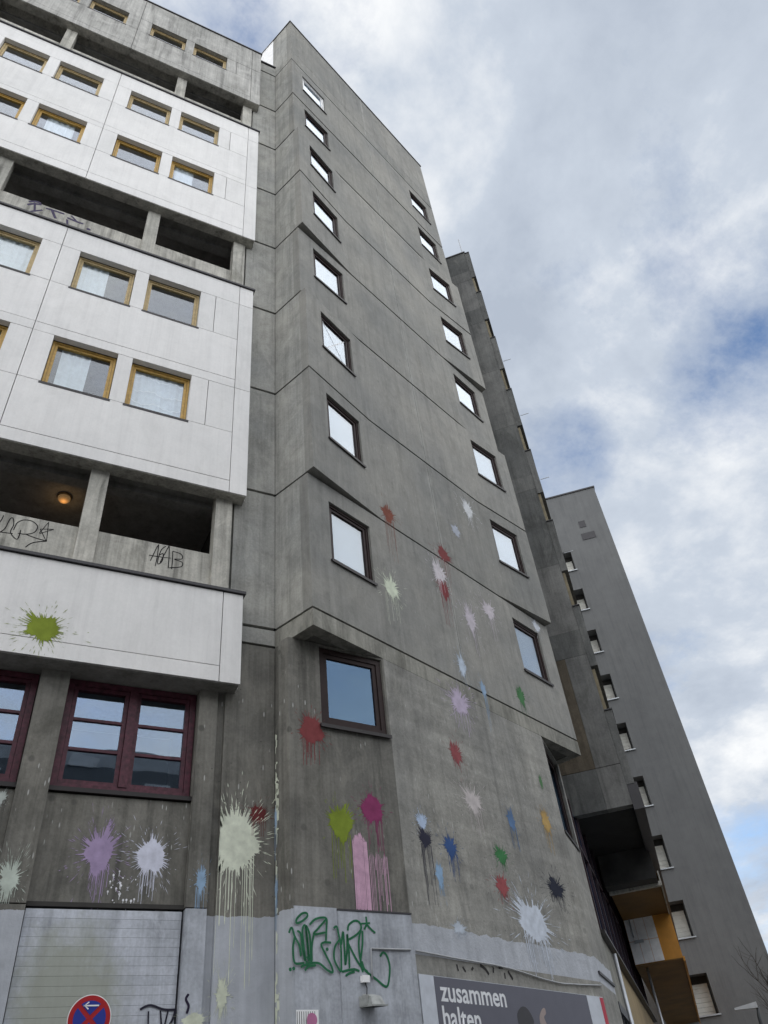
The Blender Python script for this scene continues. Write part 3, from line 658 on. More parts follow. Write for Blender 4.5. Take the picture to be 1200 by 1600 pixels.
b = MB(); b.fbox(FA, 6.82, 21.2, 5.20, 5.30, -0.17, -0.122); b.build('edge_trim', M['ochrepaint'], WG)
b = MB(); b.fbox(FA, 3.66, 6.9, 6.30, 6.62, -0.135, -0.104); b.build('edge_trim', M['column'], WG)
b = MB(); b.tube([FA.p(7.3, 0, 0.84), FA.p(7.3, 5.25, 0.84)], 0.035, 10); b.build('post', M['metal'], WG, smooth=True)
b = MB(); b.tube([FA.p(6.78, 5.9, 0.94), FA.p(6.78, 6.33, 0.94)], 0.02, 8); b.build('pipe', M['metal'], WG)
b = MB(); b.fbox(FA, 6.74, 6.83, 5.76, 5.82, 0.72, 0.95); b.build('bracket', M['metal'], WG)
# glazed wall of the arcade
FG = Frame(Pb + Vector((0.02, 0.05, 0)), uv(45.2), (ev.x, ev.y))
GA = [0.25 + 1.24*i for i in range(12)]
for i, (a, c) in enumerate(zip(GA[:-1], GA[1:])):
    b = MB(); b.fbox(FG, a, a+0.06, 4.64, 7.05, -0.03, 0.09); b.build('mullion', M['darkmaroon'], WG)
    b = MB(); b.fbox(FG, a+0.06, c, 4.66, 7.05, 0.02, 0.026); b.build('pane', M['paneb'], WG)
    b = MB(); b.fbox(FG, a+0.062, c-0.002, 6.15, 6.20, -0.02, 0.018); b.build('transom', M['darkmaroon'], WG)
b = MB(); b.fbox(FG, 0.02, 14, 4.585, 4.635, -0.10, 0.1); b.build('sill', M['darkbrown'], WG)
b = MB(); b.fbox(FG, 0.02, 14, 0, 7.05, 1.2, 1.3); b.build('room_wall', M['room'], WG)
cuts = [0.02, 1.55, 2.6, 4.3, 6.2, 8.5, 11, 14]
for i, (a, c) in enumerate(zip(cuts[:-1], cuts[1:])):
    z0 = 3.55 if i < 2 else 0.0
    b = MB(); b.fbox(FG, a+0.006, c-0.006, z0, 4.58, 0 if i < 2 else 0.02, 0.15); b.build('wall_panel', M['ledge'] if i < 2 else plain('sand_paint', (0.27, 0.20, 0.10), 0.7, var=0.2, scale=2), WG)
b = MB(); b.fbox(FG, 0.02, 2.6, 3.40, 3.545, -0.03, 0.15); b.build('lintel', M['coping'], WG)
for i in range(4):
    b = MB(); b.fbox(FG, 0.02+0.64*i, 0.08+0.64*i, 0, 3.395, 0, 0.08); b.build('mullion', M['coping'], WG)
    b = MB(); b.fbox(FG, 0.085+0.64*i, 0.655+0.64*i, 0.05, 3.395, 0.04, 0.046); b.build('pane', M['paneb'], WG)
b = MB(); b.tube([FG.p(1.6, 0, -0.06), FG.p(1.6, 4.5, -0.06)], 0.04, 8); b.build('downpipe', M['metal'], WG, smooth=True)
b = MB(); b.tube([FA.p(0.12, 28.9, 0.06), FA.p(0.12, 30.1, 0.06)], 0.022, 6); tag(b.build('antenna_rod', M['metal']), 'thin metal rod standing on the roof of the concrete wing', 'antenna')

# ================================================================== dark grey slab house far right
pw = Vector((38.6*math.cos(R(43.5)), 38.6*math.sin(R(43.5)), 0)); dd = Vector((*uv(137.6), 0))
q = Vector((*uv(39.72), 0))
tt = (pw.x*dd.y - pw.y*dd.x)/(q.x*dd.y - q.y*dd.x)
edge = q*tt
inn = Vector((dd.y, -dd.x, 0))
if inn.dot(eu) < 0: inn = -inn
FD = Frame(edge, dd, inn)
aw = (pw-edge).dot(dd)
ZTOP = 1.6 + 0.814*tt
DH = root('slab_house', 'tall dark grey rendered slab house behind the wing at right', 'building', edge + inn*6)
sills = [2.70] + [5.46 + 2.76*i for i in range(10)]
zb = [0.0]
for s_ in sills: zb += [s_, s_+1.42]
zb.append(ZTOP)
hs = {(1, 1+2*i) for i in range(len(sills)-1)}
b = MB(); b.slab(FD, [0, aw, aw+1.25, 14], zb, hs, 0, 0.95); b.build('wall', M['darkhouse'], DH)
b = MB(); b.fbox(FD, 0.02, 14, 0, ZTOP-0.05, 0.96, 12); b.build('core_wall', M['darkhouse'], DH)
b = MB(); b.fbox(FD, -0.05, 14, ZTOP+0.002, ZTOP+0.10, -0.06, 12); b.build('coping', M['coping'], DH)
shut = plain('white_shutter', (0.88, 0.87, 0.80), 0.6, var=0.12, scale=3)
for i, s_ in enumerate(sills[:-1]):
    o = MB(); o.fbox(FD, aw+0.004, aw+1.246, s_+1.16, s_+1.415, 0.66, 0.94); w = o.build('window', M['joint'], DH)
    nsl = 7
    for k in range(nsl):
        b = MB(); z0 = s_+0.01+1.15*k/nsl; b.fbox(FD, aw+0.07, aw+1.24, z0+0.004, z0+1.15/nsl-0.004, 0.70+random.uniform(0, .02), 0.78); b.build('slat', shut, w)
    b = MB(); b.fbox(FD, aw+0.004, aw+0.068, s_+0.004, s_+1.155, 0.66, 0.94); b.build('guide_rail', M['coping'], w)
    b = MB(); b.fbox(FD, aw-0.06, aw+1.3, s_-0.05, s_-0.003, -0.08, 0.30); b.build('sill', M['metal'], w)
for zz, a0, a1 in ((0.0, 0, 0.38), (-0.95, -0.35, 0.45)):
    x, z = FD.px(911, 820)
    b = MB(); b.fbox(FD, x+a0-0.15, x+a1-0.15, z+zz-0.18, z+zz+0.30, -0.03, -0.001); b.build('vent_grille', M['coping'], DH)
# opposite side of the street, only seen in the window panes
OP = root('office_building', 'pale office building with dark louvred bands mirrored in the maroon windows', 'building', (0, -24, 0))
b = MB(); b.box(-40, 45, -36, -21, 0, 19.9); b.build('wall', plain('pale_cladding', (0.55, 0.56, 0.57), 0.5), OP)
rr = random.Random(3)
for zz in (18.3, 15.3, 12.2, 9.3, 6.4):
    b = MB(); b.box(-39, 44, -20.99, -20.9, zz-0.9, zz+0.6); b.build('window_band', plain('office_glass', (0.16, 0.17, 0.18), 0.3), OP)
    for i in range(40):
        x = -38+i*2.05+rr.uniform(-.3, .3); h = rr.uniform(.3, .7); sk = rr.uniform(-.5, .5); z0 = zz+rr.uniform(-.7, .6)
        b = MB(); b.quad8([(x,-20.88,z0),(x+1.4,-20.88,z0+sk),(x+1.4,-20.80,z0+sk),(x,-20.80,z0),(x+.2,-20.88,z0+h),(x+1.5,-20.88,z0+h*.6+sk),(x+1.5,-20.80,z0+h*.6+sk),(x+.2,-20.80,z0+h)])
        b.build('louvre', M['whitepvc'], OP)

# ================================================================== paint on the walls
LAYER = [0.0]
def splat(parent, F, px, py, hw, hh, rgb, drip=0, nd=5, spikes=26, slen=0.6, label=None, t0=0.0, seed=0, lean=None, top=0.0, far=0, amin=-99):
    """a burst of thrown paint: ragged blob, radial spikes, drops and runs, as thin paint on the wall"""
    rnd = random.Random(int(px*7+py*13)+seed); LAYER[0] += 0.00007
    cx, cz = F.px(px, py)
    rx = abs(F.px(px+hw, py)[0] - F.px(px-hw, py)[0])/2
    rz = abs(F.px(px, py-hh)[1] - F.px(px, py+hh)[1])/2
    dl = abs(cz - F.px(px+drip*0.25, py+drip)[1]) if drip else 0
    v, f = [], []; T = t0 - 0.0012 - LAYER[0]; n = 420; small = hw <= 18; rag = 0.16 if small else 0.05
    if small: spikes += 8; slen += 0.35; nd += 3 if drip else 0
    sp = [(rnd.uniform(0, 2*math.pi), rnd.random()**2.6*slen*1.15+0.05, rnd.uniform(0.008, 0.022)) for _ in range(int(spikes*2.6))]
    if lean:
        sp += [(lean[0]+rnd.gauss(0, lean[2]), rnd.random()**1.5*lean[1], rnd.uniform(0.010, 0.032)) for _ in range(26)]
    ph = [rnd.uniform(0, 6.28) for _ in range(4)]
    rg = [rnd.uniform(-1, 1) for _ in range(n//5+1)]
    tall = hh > 1.35*hw
    v.append(F.p(cx, cz, T)); th = [0.0]; inner, outer = [], []
    for i in range(n):
        a = 2*math.pi*i/n
        r = (0.72 if small else 0.80) + 0.05*math.sin(3*a+ph[0]) + 0.05*math.sin(5*a+ph[1]) + 0.03*math.sin(9*a+ph[2]) + (0.6*rg[i//5]+0.4*rnd.uniform(-1, 1))*rag
        ex = 0
        for t, l, w in sp:
            d = (a-t+math.pi) % (2*math.pi) - math.pi; ex = max(ex, l*math.exp(-(d/w)**2))
        tx = (1 - 0.42*max(0, -math.sin(a)) if tall else 1)
        if tall and math.sin(a) > .3: r += 0.22*rg[(i//5*7) % len(rg)]
        r0 = min(r, 0.80)*0.80
        inner.append(F.p(cx+rx*r0*tx*math.cos(a), cz+rz*r0*math.sin(a), T)); r += ex
        outer.append((F.p(cx+rx*r*tx*math.cos(a), cz+rz*r*math.sin(a), T), min(1.0, 0.42+0.6*ex)))
    v += inner; th += [0.0]*n; v += [q[0] for q in outer]; th += [q[1] for q in outer]
    for i in range(n): j2 = (i+1) % n; f.append((0, 1+i, 1+j2)); f.append((1+i, 1+n+i, 1+n+j2, 1+j2))
    def run(x, z0, z1, w, tt):
        i = len(v); ws = (w*0.8, w, w*0.75, w*0.7, w*0.95, w*0.4); zs_ = (0, .1, .4, .88, .96, 1.0); wob = rnd.uniform(-.4, .4)*w
        for k in range(6):
            zz = z0+(z1-z0)*zs_[k]; xx = x+wob*math.sin(3*zs_[k]); v.append(F.p(xx-ws[k]/2, zz, tt)); v.append(F.p(xx+ws[k]/2, zz, tt))
        for k in range(5): f.append((i+2*k, i+2*k+2, i+2*k+3, i+2*k+1))
    if drip:
        for k in range(nd):
            x = cx + rx*rnd.uniform(-.72, .72); q = (x-cx)/rx
            run(x, cz - rz*0.55*math.sqrt(max(0, 1-q*q)), cz - rz*0.6 - (dl-rz*0.6)*rnd.uniform(.35, 1.0), max(0.0055, rx*rnd.choice((.02, .03, .035, .05))), T-0.00003*(k+1))
    for k in range(spikes + far):       # loose drops and hair-thin streaks
        a = rnd.uniform(0, 2*math.pi); r0 = rnd.uniform(0.95, 1.35+0.4*slen) + (rnd.uniform(0, .8) if k < far else 0); L = rnd.uniform(.04, .30)*(1+slen); w = rnd.uniform(.006, .020)
        i = len(v); ca, sa = math.cos(a), math.sin(a)
        for rr_, ss in ((r0, 0), (r0+L*.5, w), (r0+L, 0), (r0+L*.5, -w)): v.append(F.p(cx+rx*(rr_*ca-ss*sa), cz+rz*(rr_*sa+ss*ca), T+0.00003))
        f.append((i, i+1, i+2, i+3))
    th += [0.36]*(len(v)-len(th))
    if amin > -99:                          # the wall ends here: the paint does too
        for i_, q in enumerate(v):
            a_ = (q - F.o).dot(F.d)
            if a_ < amin: v[i_] = q + F.d*(amin-a_)
    o = mesh_obj('paint_splat', v, f, paintmat(rgb, True), parent, label)
    if len(o.data.vertices) == len(th):
        at = o.data.attributes.new('thin', 'FLOAT', 'POINT'); at.data.foreach_set('value', th)
    return o
FP = Frame((0, 9.40), (1, 0), (0, 1)); FPI = Frame((0, 9.30), (1, 0), (0, 1)); FPA = Frame((0, 9.325), (1, 0), (0, 1))
up_ = math.pi/2
for a in [  # main face of the tower
    (606, 804, 11, 15, (150, 78, 54), 95, 6, 14, .5), (611, 919, 13, 18, (208, 216, 192), 70, 4, 26, .5), (731, 797, 8, 13, (196, 198, 200), 32, 4, 18, .9),
    (712, 829, 7, 9, (168, 174, 186), 0, 0, 12, .6), (693, 866, 10, 12, (148, 60, 60), 70, 4, 16, .7), (686, 896, 10, 19, (196, 190, 194), 40, 3, 22, .6),
    (694, 923, 9, 17, (150, 54, 58), 60, 4, 14, .5), (735, 969, 9, 22, (184, 176, 184), 60, 4, 20, .8), (764, 955, 10, 14, (190, 182, 188), 50, 3, 18, .9),
    (722, 1041, 7, 19, (186, 200, 216), 20, 2, 16, .5), (755, 1077, 5, 13, (146, 176, 206), 80, 5, 8, .3), (718, 1098, 16, 22, (184, 170, 192), 60, 5, 30, .6),
    (814, 1088, 7, 16, (70, 132, 76), 32, 5, 12, .3), (712, 1177, 10, 21, (166, 76, 80), 30, 3, 12, .3), (739, 1252, 15, 22, (188, 180, 178), 60, 5, 30, .7),
    (659, 1284, 10, 15, (178, 198, 226), 0, 0, 14, .3), (664, 1311, 12, 18, (52, 52, 70), 115, 8, 14, .4), (704, 1325, 11, 22, (48, 96, 164), 55, 6, 18, .5),
    (687, 1368, 7, 26, (142, 180, 216), 35, 5, 10, .3), (799, 1283, 7, 20, (92, 130, 176), 60, 4, 8, .3), (783, 1338, 11, 15, (62, 142, 78), 25, 4, 18, .5),
    (785, 1386, 12, 19, (180, 78, 82), 30, 4, 14, .3), (853, 1284, 8, 20, (212, 172, 88), 55, 6, 14, .3), (868, 1388, 14, 19, (42, 46, 62), 40, 5, 24, .5),
    (717, 1450, 11, 11, (186, 196, 208), 22, 4, 16, .7), (845, 1222, 3, 11, (86, 134, 84), 14, 2, 6, .3)]:
    splat(TW, FM, *a)
splat(TW, FM, 834, 1442, 24, 32, (198, 206, 218), 95, 16, 46, 1.0, label='big white paint burst at the right of the base wall', lean=(2.5, 1.5, .25), far=20)
FRW8 = strip_frame('R', 0)[0]
splat(TW, FRW8, 838, 979, 6, 9, (196, 202, 210), 0, 0, 14, .4)
splat(TW, FC, 487, 1141, 21, 24, (150, 62, 64), 60, 12, 34, .5, label='red paint splat left of the wide brown window')
splat(TW, FC, 581, 1264, 19, 25, (164, 48, 114), 75, 9, 36, .45, label='magenta paint splat on the cut corner')
splat(TW, FC, 533, 1287, 22, 34, (150, 172, 22), 95, 12, 26, .3, label='olive green paint splat on the cut corner')
b = MB()                                    # a whole pot of pink poured down the corner
rp = random.Random(5); ns = 26; a0, zt = FC.px(549, 1304); a1, _ = FC.px(600, 1304)
for k in range(ns):
    q = k/(ns-1); x0 = a0+(a1-a0)*q; w = (a1-a0)/ns
    solid = q < 0.42
    wd = w*1.02 if solid else w*rp.uniform(.22, .6)
    zt2 = zt - 2.6*(min(q, .42)-.2)**2 - (0.12 if q > .42 else 0) + rp.uniform(-.03, .03)
    zb2 = 4.072 if q < .62 or rp.random() < .5 else 4.072 + rp.uniform(.03, .5)
    T = -0.005-0.00004*k; i = len(b.v); xa = x0 + rp.uniform(-.002, .002)
    b.v += [FC.p(xa, zb2, T), FC.p(xa+wd*.9, zb2+rp.uniform(0, .02), T), FC.p(xa+wd, (zb2+zt2)/2, T), FC.p(xa+wd, zt2, T), FC.p(xa+wd*.5, zt2+rp.uniform(.01, .05), T), FC.p(xa, zt2, T), FC.p(xa+wd*.05, (zb2+zt2)/2, T)]
    b.f.append(tuple(range(i, i+7)))
pr_ = b.build('paint_run', paintmat((212, 166, 192), True), TW, 'pink paint poured down the cut corner')
at_ = pr_.data.attributes.new('thin', 'FLOAT', 'POINT'); at_.data.foreach_set('value', [0.42 if i % 7 in (3, 4, 5) else (0.30 if i > 80 else 0.10) for i in range(len(pr_.data.vertices))])
splat(WB, FR_, 404, 1272, 16, 17, (126, 48, 48), 40, 5, 22, .4, label='dark red paint splat beside the cream burst')
splat(WB, FR_, 367, 1316, 42, 50, (216, 221, 200), 235, 14, 80, .40, label='large cream paint burst in the corner of tower and block', lean=(1.6, 1.0, .5), far=50, amin=2.604)
splat(WB, FPI, 314, 1376, 10, 26, (150, 184, 216), 60, 6, 12, .3, label='light blue paint splat on the pilaster')
splat(WB, FP, 154, 1334, 27, 38, (170, 148, 186), 90, 12, 44, .7, label='lilac paint burst under the maroon window', lean=(1.15, 1.6, .16), far=30)
splat(WB, FP, 236, 1338, 26, 30, (208, 210, 226), 80, 12, 40, .7, label='white paint burst beside the lilac one', far=30)
rp = random.Random(21); b = MB()
for k in range(26):
    px_, py_ = rp.gauss(186, 14), rp.gauss(1392, 18)
    if not 1345 < py_ < 1418: continue
    a, z = FP.px(px_, py_); r = rp.uniform(.004, .013); i = len(b.v)
    for q in range(8): b.v.append(FP.p(a+r*math.cos(q*.785), z+r*1.15*math.sin(q*.785), -0.003))
    b.f.append(tuple(range(i, i+8)))
    if r > .009: i = len(b.v); L_ = rp.uniform(.02, .07); b.v += [FP.p(a-.0025, z-L_, -0.0034), FP.p(a+.0025, z-L_, -0.0034), FP.p(a+.0035, z, -0.0034), FP.p(a-.0035, z, -0.0034)]; b.f.append((i, i+1, i+2, i+3))
dr = b.build('paint_drops', paintmat((222, 222, 226)), WB); dr['kind'] = 'stuff'
splat(WB, FPI, 15, 1374, 18, 34, (184, 194, 182), 40, 8, 34, .6, label='pale green paint splat at the left edge')
splat(WB, FP, 2, 1246, 10, 14, (186, 194, 188), 10, 2, 18, .6)
splat(WB, FW, 68, 982, 30, 22, (160, 180, 24), 0, 0, 50, .65, label='yellow green paint splat on the lowest white band', lean=(2.5, 1.5, .2), far=20)
splat(WB, FR_, 346, 1556, 12, 36, (206, 211, 188), 40, 4, 26, .8, label='cream paint splash low on the grey wall')
splat(WB, FPI, 302, 1596, 20, 16, (206, 211, 188), 0, 0, 26, .7)
# cream paint splashed along the inner corner of the tower
FS = Frame(C0, (-nm.x, -nm.y), dm); b = MB(); rp = random.Random(9); zz = 6.3
while zz > 2.2:
    h = rp.uniform(.02, .13); dens = 1.0 if (5.0 < zz < 5.7 or zz < 3.3) else 0.4
    if rp.random() < dens + .1:
        x0 = rp.uniform(0.0, .03); w = rp.uniform(.01, .05)*(1.6 if dens == 1 else .8); i = len(b.v); T = -0.003-0.0002*(i % 7)
        b.v += [FS.p(x0, zz, T), FS.p(x0+w, zz-h*.3, T), FS.p(x0+w*.8, zz-h, T), FS.p(x0, zz-h*1.2, T)]; b.f.append((i+3, i+2, i+1, i))
        if dens == 1 and rp.random() < .5:
            i = len(b.v); b.v += [FS.p(.05+x0, zz, T), FS.p(.05+x0+w*1.3, zz-h*.3, T), FS.p(.05+x0+w, zz-h, T)]; b.f.append((i+2, i+1, i))
    zz -= h*.7
b.build('paint_splat', paintmat((210, 215, 194)), TW, 'cream paint spattered down the inner corner')
for xx, ya, yb in ((431, 1260, 1300), (432, 1365, 1420)):
    splat(TW, FS, xx, (ya+yb)/2, 3, (yb-ya)/2, (150, 178, 206), 60, 3, 8, .3)

# ------------------------------------------------------------------ written tags (brush strokes)
def smooth_line(pts, k=6):
    if len(pts) < 3: return pts
    P = [pts[0]] + list(pts) + [pts[-1]]; out = []
    for i in range(1, len(P)-2):
        for s_ in range(k):
            t = s_/k
            out.append(tuple(0.5*((2*P[i][c]) + (-P[i-1][c]+P[i+1][c])*t + (2*P[i-1][c]-5*P[i][c]+4*P[i+1][c]-P[i+2][c])*t*t + (-P[i-1][c]+3*P[i][c]-3*P[i+1][c]+P[i+2][c])*t**3) for c in (0, 1)))
    out.append(pts[-1]); return out
def strokes(name, parent, F, lines, org, k, width, rgb, t0, label=None, smooth=True):
    b = MB(); T = t0
    for ln in lines:
        T -= 0.00012
        pts = [F.px(org[0]+x*k, org[1]+y*k) for x, y in ln]
        if smooth: pts = smooth_line(pts)
        if len(pts) == 1:
            i = len(b.v); 
            for q in range(10): b.v.append(F.p(pts[0][0]+width*.8*math.cos(q*.628), pts[0][1]+width*.8*math.sin(q*.628), T))
            b.f.append(tuple(range(i, i+10))); continue
        i0 = len(b.v); n = len(pts)
        for i, p in enumerate(pts):
            a, c = pts[max(0, i-1)], pts[min(n-1, i+1)]; dx, dz = c[0]-a[0], c[1]-a[1]; L = math.hypot(dx, dz) or 1
            w = width/2*(0.75 if i in (0, n-1) else 1); b.v += [F.p(p[0]-dz/L*w, p[1]+dx/L*w, T), F.p(p[0]+dz/L*w, p[1]-dx/L*w, T)]
        for i in range(n-1): b.f.append((i0+2*i, i0+2*i+1, i0+2*i+3, i0+2*i+2))
    return b.build(name, paintmat(rgb), parent, label)
strokes('graffiti', WB, FPA, [[(880,512),(915,440),(930,415)], [(930,415),(922,480),(910,542)], [(872,478),(910,484),(950,490)],
    [(972,425),(945,448),(926,500),(926,530),(950,512),(956,470),(936,476)], [(938,520),(965,470),(992,420)], [(992,420),(990,490),(985,555)], [(950,490),(1002,496)],
    [(1012,455),(1010,510),(1005,560)], [(1012,455),(1060,472),(1066,500),(1022,502),(1066,520),(1060,546),(990,552)]], (0,740), .2667, 0.0135, (30,28,32), -0.002, 'AGAB written in thin black letters on the parapet')
strokes('graffiti', WB, FPA, [[(-60,330),(0,282),(22,245)], [(0,345),(30,320),(58,268),(76,262),(80,300),(62,345),(100,385),(122,330)], [(-40,336),(30,346),(75,352)],
    [(80,330),(100,290),(140,272),(190,280),(220,310),(200,345),(150,355),(104,350)], [(150,355),(210,378),(275,396)], [(275,397),(220,400),(180,410),(148,432)]], (0,740), .2667, 0.0135, (30,28,32), -0.002, 'thin black name tag on the parapet left of the column')
strokes('graffiti', WB, FPA, [[(230,350),(285,285)], [(285,285),(272,398)], [(272,398),(235,325)], [(235,325),(315,327)], [(315,327),(232,352)]], (0,740), .2667, 0.0135, (30,28,32), -0.002, 'thin black five pointed star', smooth=False)
strokes('graffiti', WB, FPA, [[(122,914),(150,910),(186,914)], [(128,900),(160,900),(184,908)], [(156,905),(154,945)], [(136,944),(190,938)], [(205,930),(240,940),(288,956)], [(232,938),(240,958),(248,976)],
    [(300,972),(330,985),(372,1000)], [(318,963),(345,992)], [(300,980),(300,1000)], [(395,1024)]], (0,0), .35, 0.055, (84,76,104), -0.002, 'faded purple tag on the upper parapet')
strokes('graffiti', TW, FC, [[(110,225),(120,195),(160,155),(200,150),(205,180),(160,220),(120,235),(110,225)], [(50,320),(65,280),(80,285),(100,350),(140,430),(152,520)], [(100,350),(85,440),(90,540),(110,580),(180,575)],
    [(120,300),(150,330),(165,450),(190,560),(175,420),(165,290),(190,260),(210,420),(220,560),(205,400),(195,260),(225,330),(235,450),(235,560)],
    [(225,250),(270,205),(330,188),(370,200),(370,270),(365,390)], [(370,200),(300,280),(262,330),(360,315)], [(262,330),(245,430),(245,560)],
    [(150,610),(190,590),(250,575),(310,580),(370,630),(420,655),(410,600),(350,480),(325,420),(350,400),(410,402)], [(185,640),(215,605),(280,595)], [(375,458)], [(60,630)], [(90,622)],
    [(195,560),(215,590),(240,560),(228,500)], [(200,520),(230,580)],
    [(430,280),(455,265),(470,320),(490,420),(495,560),(495,650)], [(485,370),(440,440),(435,540),(470,620),(495,650)], [(495,420),(510,310),(520,420),(530,590),(545,450),(545,330),(560,480),(565,620)],
    [(550,300),(560,250),(610,215),(650,230),(665,280),(630,330),(560,375)], [(545,390),(610,520),(660,600),(720,650)], [(665,280),(645,380),(650,500),(680,655)], [(680,655),(660,560),(675,420),(675,300)],
    [(500,650),(560,635),(610,630),(650,645)], [(530,685),(570,660),(610,650)], [(690,290),(710,240),(705,180)], [(665,240),(740,235)], [(715,250),(750,290),(785,320)],
    [(825,520),(850,485),(880,510),(905,590),(905,680),(890,765),(860,770),(800,720),(700,640),(670,560)]], (440,1400), .18333, 0.024, (40,128,84), -0.024, 'green spray tag on the grey cladding of the cut corner')
strokes('graffiti', WB, Frame((0, 9.352), (1,0), (0,1)), [[(820,740),(880,715),(960,740),(1030,740)], [(870,750),(868,830)], [(940,745),(945,830)], [(985,745),(965,830)], [(1028,742),(1010,800),(985,840)]], (0,1380), .2667, 0.022, (46,44,58), 0, 'dark spray tag low on the slatted panel')
strokes('graffiti', WB, FPI, [[(1105,650),(1088,680),(1104,720),(1092,765)]], (0,1380), .2667, 0.025, (50,44,66), -0.008, 'short dark spray stroke on the grey pilaster')
for ln_ in [[(275,250),(285,290)], [(310,265),(328,295)], [(372,268),(362,285)], [(412,255),(440,275),(465,310)], [(490,268),(490,300)], [(520,270),(545,268)], [(555,300),(560,335)], [(575,290),(590,315),(605,340)]]:
    strokes('graffiti_stroke', TW, FM, [ln_], (640,1440), .2667, 0.04, (52,50,50), -0.002)

# ================================================================== things fixed to the walls
# poster
def fsheet(name, F, a0, a1, z0, z1, t0, t1, mat, parent, label=None):
    b = MB(); b.fbox(F, a0, a1, z0, z1, t0, t1); return b.build(name, mat, parent, label)
pa0 = FM.px(653, 1530)[0]; pa1 = FM.px(943, 1572)[0]; ptop = 3.42
PO = root('poster', 'large dark grey poster reading zusammen halten pasted on the base wall', 'poster', FM.p((pa0+pa1)/2, 2.4, 0))
fsheet('paper', FM, pa0, pa1, 1.2, ptop, -0.018, -0.002, plain('poster_paper', (0.50, 0.53, 0.58), 0.5), PO)
d0 = FM.px(677, 1540)[0]; d1 = FM.px(917, 1568)[0]
fsheet('dark_field', FM, d0, d1, 1.21, ptop-0.005, -0.0215, -0.0185, plain('poster_grey', (0.092, 0.092, 0.118), 0.45, var=0.05), PO)
r0 = FM.px(938, 1572)[0]
fsheet('red_stripe', FM, r0, pa1-0.001, 1.21, ptop-0.01, -0.0215, -0.0185, plain('poster_red', (0.42, 0.02, 0.045), 0.5), PO)
def text_on(F, txt, a0, a1, z, t, mat, parent, name='lettering', xh=None):
    cu_ = bpy.data.curves.new('txt', 'FONT'); cu_.body = txt; cu_.size = 1.0; cu_.offset = 0.018; cu_.resolution_u = 3
    to = bpy.data.objects.new('txt', cu_); COL.objects.link(to)
    bpy.context.view_layer.update()
    me = bpy.data.meshes.new_from_object(to.evaluated_get(bpy.context.evaluated_depsgraph_get()))
    bpy.data.objects.remove(to)
    xs = [v.co.x for v in me.vertices]; k = (a1-a0)/(max(xs)-min(xs)); mn = min(xs); kz = (xh/0.50) if xh else k
    off = origin_of(parent)
    for v in me.vertices: v.co = F.p(a0+(v.co.x-mn)*k, z+v.co.y*kz, t) - off
    me.materials.clear(); me.materials.append(mat); me.name = name
    o = bpy.data.objects.new(name, me); COL.objects.link(o); o.parent = parent; return o
lw = plain('poster_letters', (0.70, 0.71, 0.73), 0.5)
ta0, zb_ = FM.px(687, 1564); ta1 = FM.px(791, 1578)[0]; zt_ = FM.px(687, 1541)[1]
xh = zt_-zb_
text_on(FM, 'zusammen', ta0, ta1, zb_, -0.0225, lw, PO, xh=xh)
ka1 = FM.px(750, 1600)[0]
text_on(FM, 'halten', FM.px(690, 1590)[0], ka1, zb_-xh*1.72, -0.0225, lw, PO, xh=xh)
def flat_shape(name, F, pts, t, mat, parent):
    pts = smooth_line([F.px(*p) for p in pts], 4); return mesh_obj(name, [F.p(a, z, t) for a, z in pts], [tuple(range(len(pts)))], mat, parent)
flat_shape('printed_hair', FM, [(808,1600),(806,1585),(812,1574),(820,1575),(828,1586),(832,1600),(820,1612),(808,1600)], -0.0228, plain('print_dark', (0.03, 0.028, 0.032), 0.5), PO)
flat_shape('printed_hand', FM, [(842,1600),(841,1588),(845,1577),(849,1576),(851,1584),(848,1590),(852,1602),(842,1600)], -0.0228, plain('print_skin', (0.30, 0.24, 0.22), 0.5), PO)
# cable along the wall
cpts = [(648,1486),(675,1491),(705,1497),(740,1503),(770,1508),(800,1515),(825,1523),(850,1531),(875,1537),(905,1539),(938,1540)]
b = MB(); b.tube([FM.p(*FM.px(*p), -0.02) for p in cpts], 0.010, 6)
b.tube([FC.p(*FC.px(x, y), -0.038) for x, y in ((578,1532),(577,1510),(576,1483),(600,1484),(638,1485))], 0.011, 6)
tag(b.build('cable_conduit', plain('conduit_grey', (0.36, 0.37, 0.38), 0.5), smooth=True), 'pale cable conduit running from the floodlight along the wall above the poster', 'cable')
# floodlight with its junction box
fl = FC.p(*FC.px(571, 1566), -0.02)
LT = root('floodlight', 'grey box floodlight hanging on the cut corner below the green tag', 'floodlight', fl)
a, z = FC.px(571, 1566); hw = 0.085; hgt = 0.055; mgrey = plain('lamp_housing', (0.30, 0.31, 0.30), 0.5, var=0.25, scale=15)
b = MB(); b.quad8([FC.p(a-hw,z-hgt,-.20),FC.p(a+hw,z-hgt,-.20),FC.p(a+hw,z-hgt*.7,-.03),FC.p(a-hw,z-hgt*.7,-.03),FC.p(a-hw*.75,z+hgt*.6,-.16),FC.p(a+hw*.75,z+hgt*.6,-.16),FC.p(a+hw*.75,z+hgt*1.3,-.04),FC.p(a-hw*.75,z+hgt*1.3,-.04)]); b.build('housing', mgrey, LT)
b = MB(); b.quad8([FC.p(a-hw*1.12,z-hgt*1.3,-.225),FC.p(a+hw*1.12,z-hgt*1.3,-.225),FC.p(a+hw*1.12,z-hgt*1.0,-.025),FC.p(a-hw*1.12,z-hgt*1.0,-.025),FC.p(a-hw*1.12,z-hgt*1.02,-.225),FC.p(a+hw*1.12,z-hgt*1.02,-.225),FC.p(a+hw*1.12,z-hgt*.72,-.025),FC.p(a-hw*1.12,z-hgt*.72,-.025)]); b.build('rim', mgrey, LT)
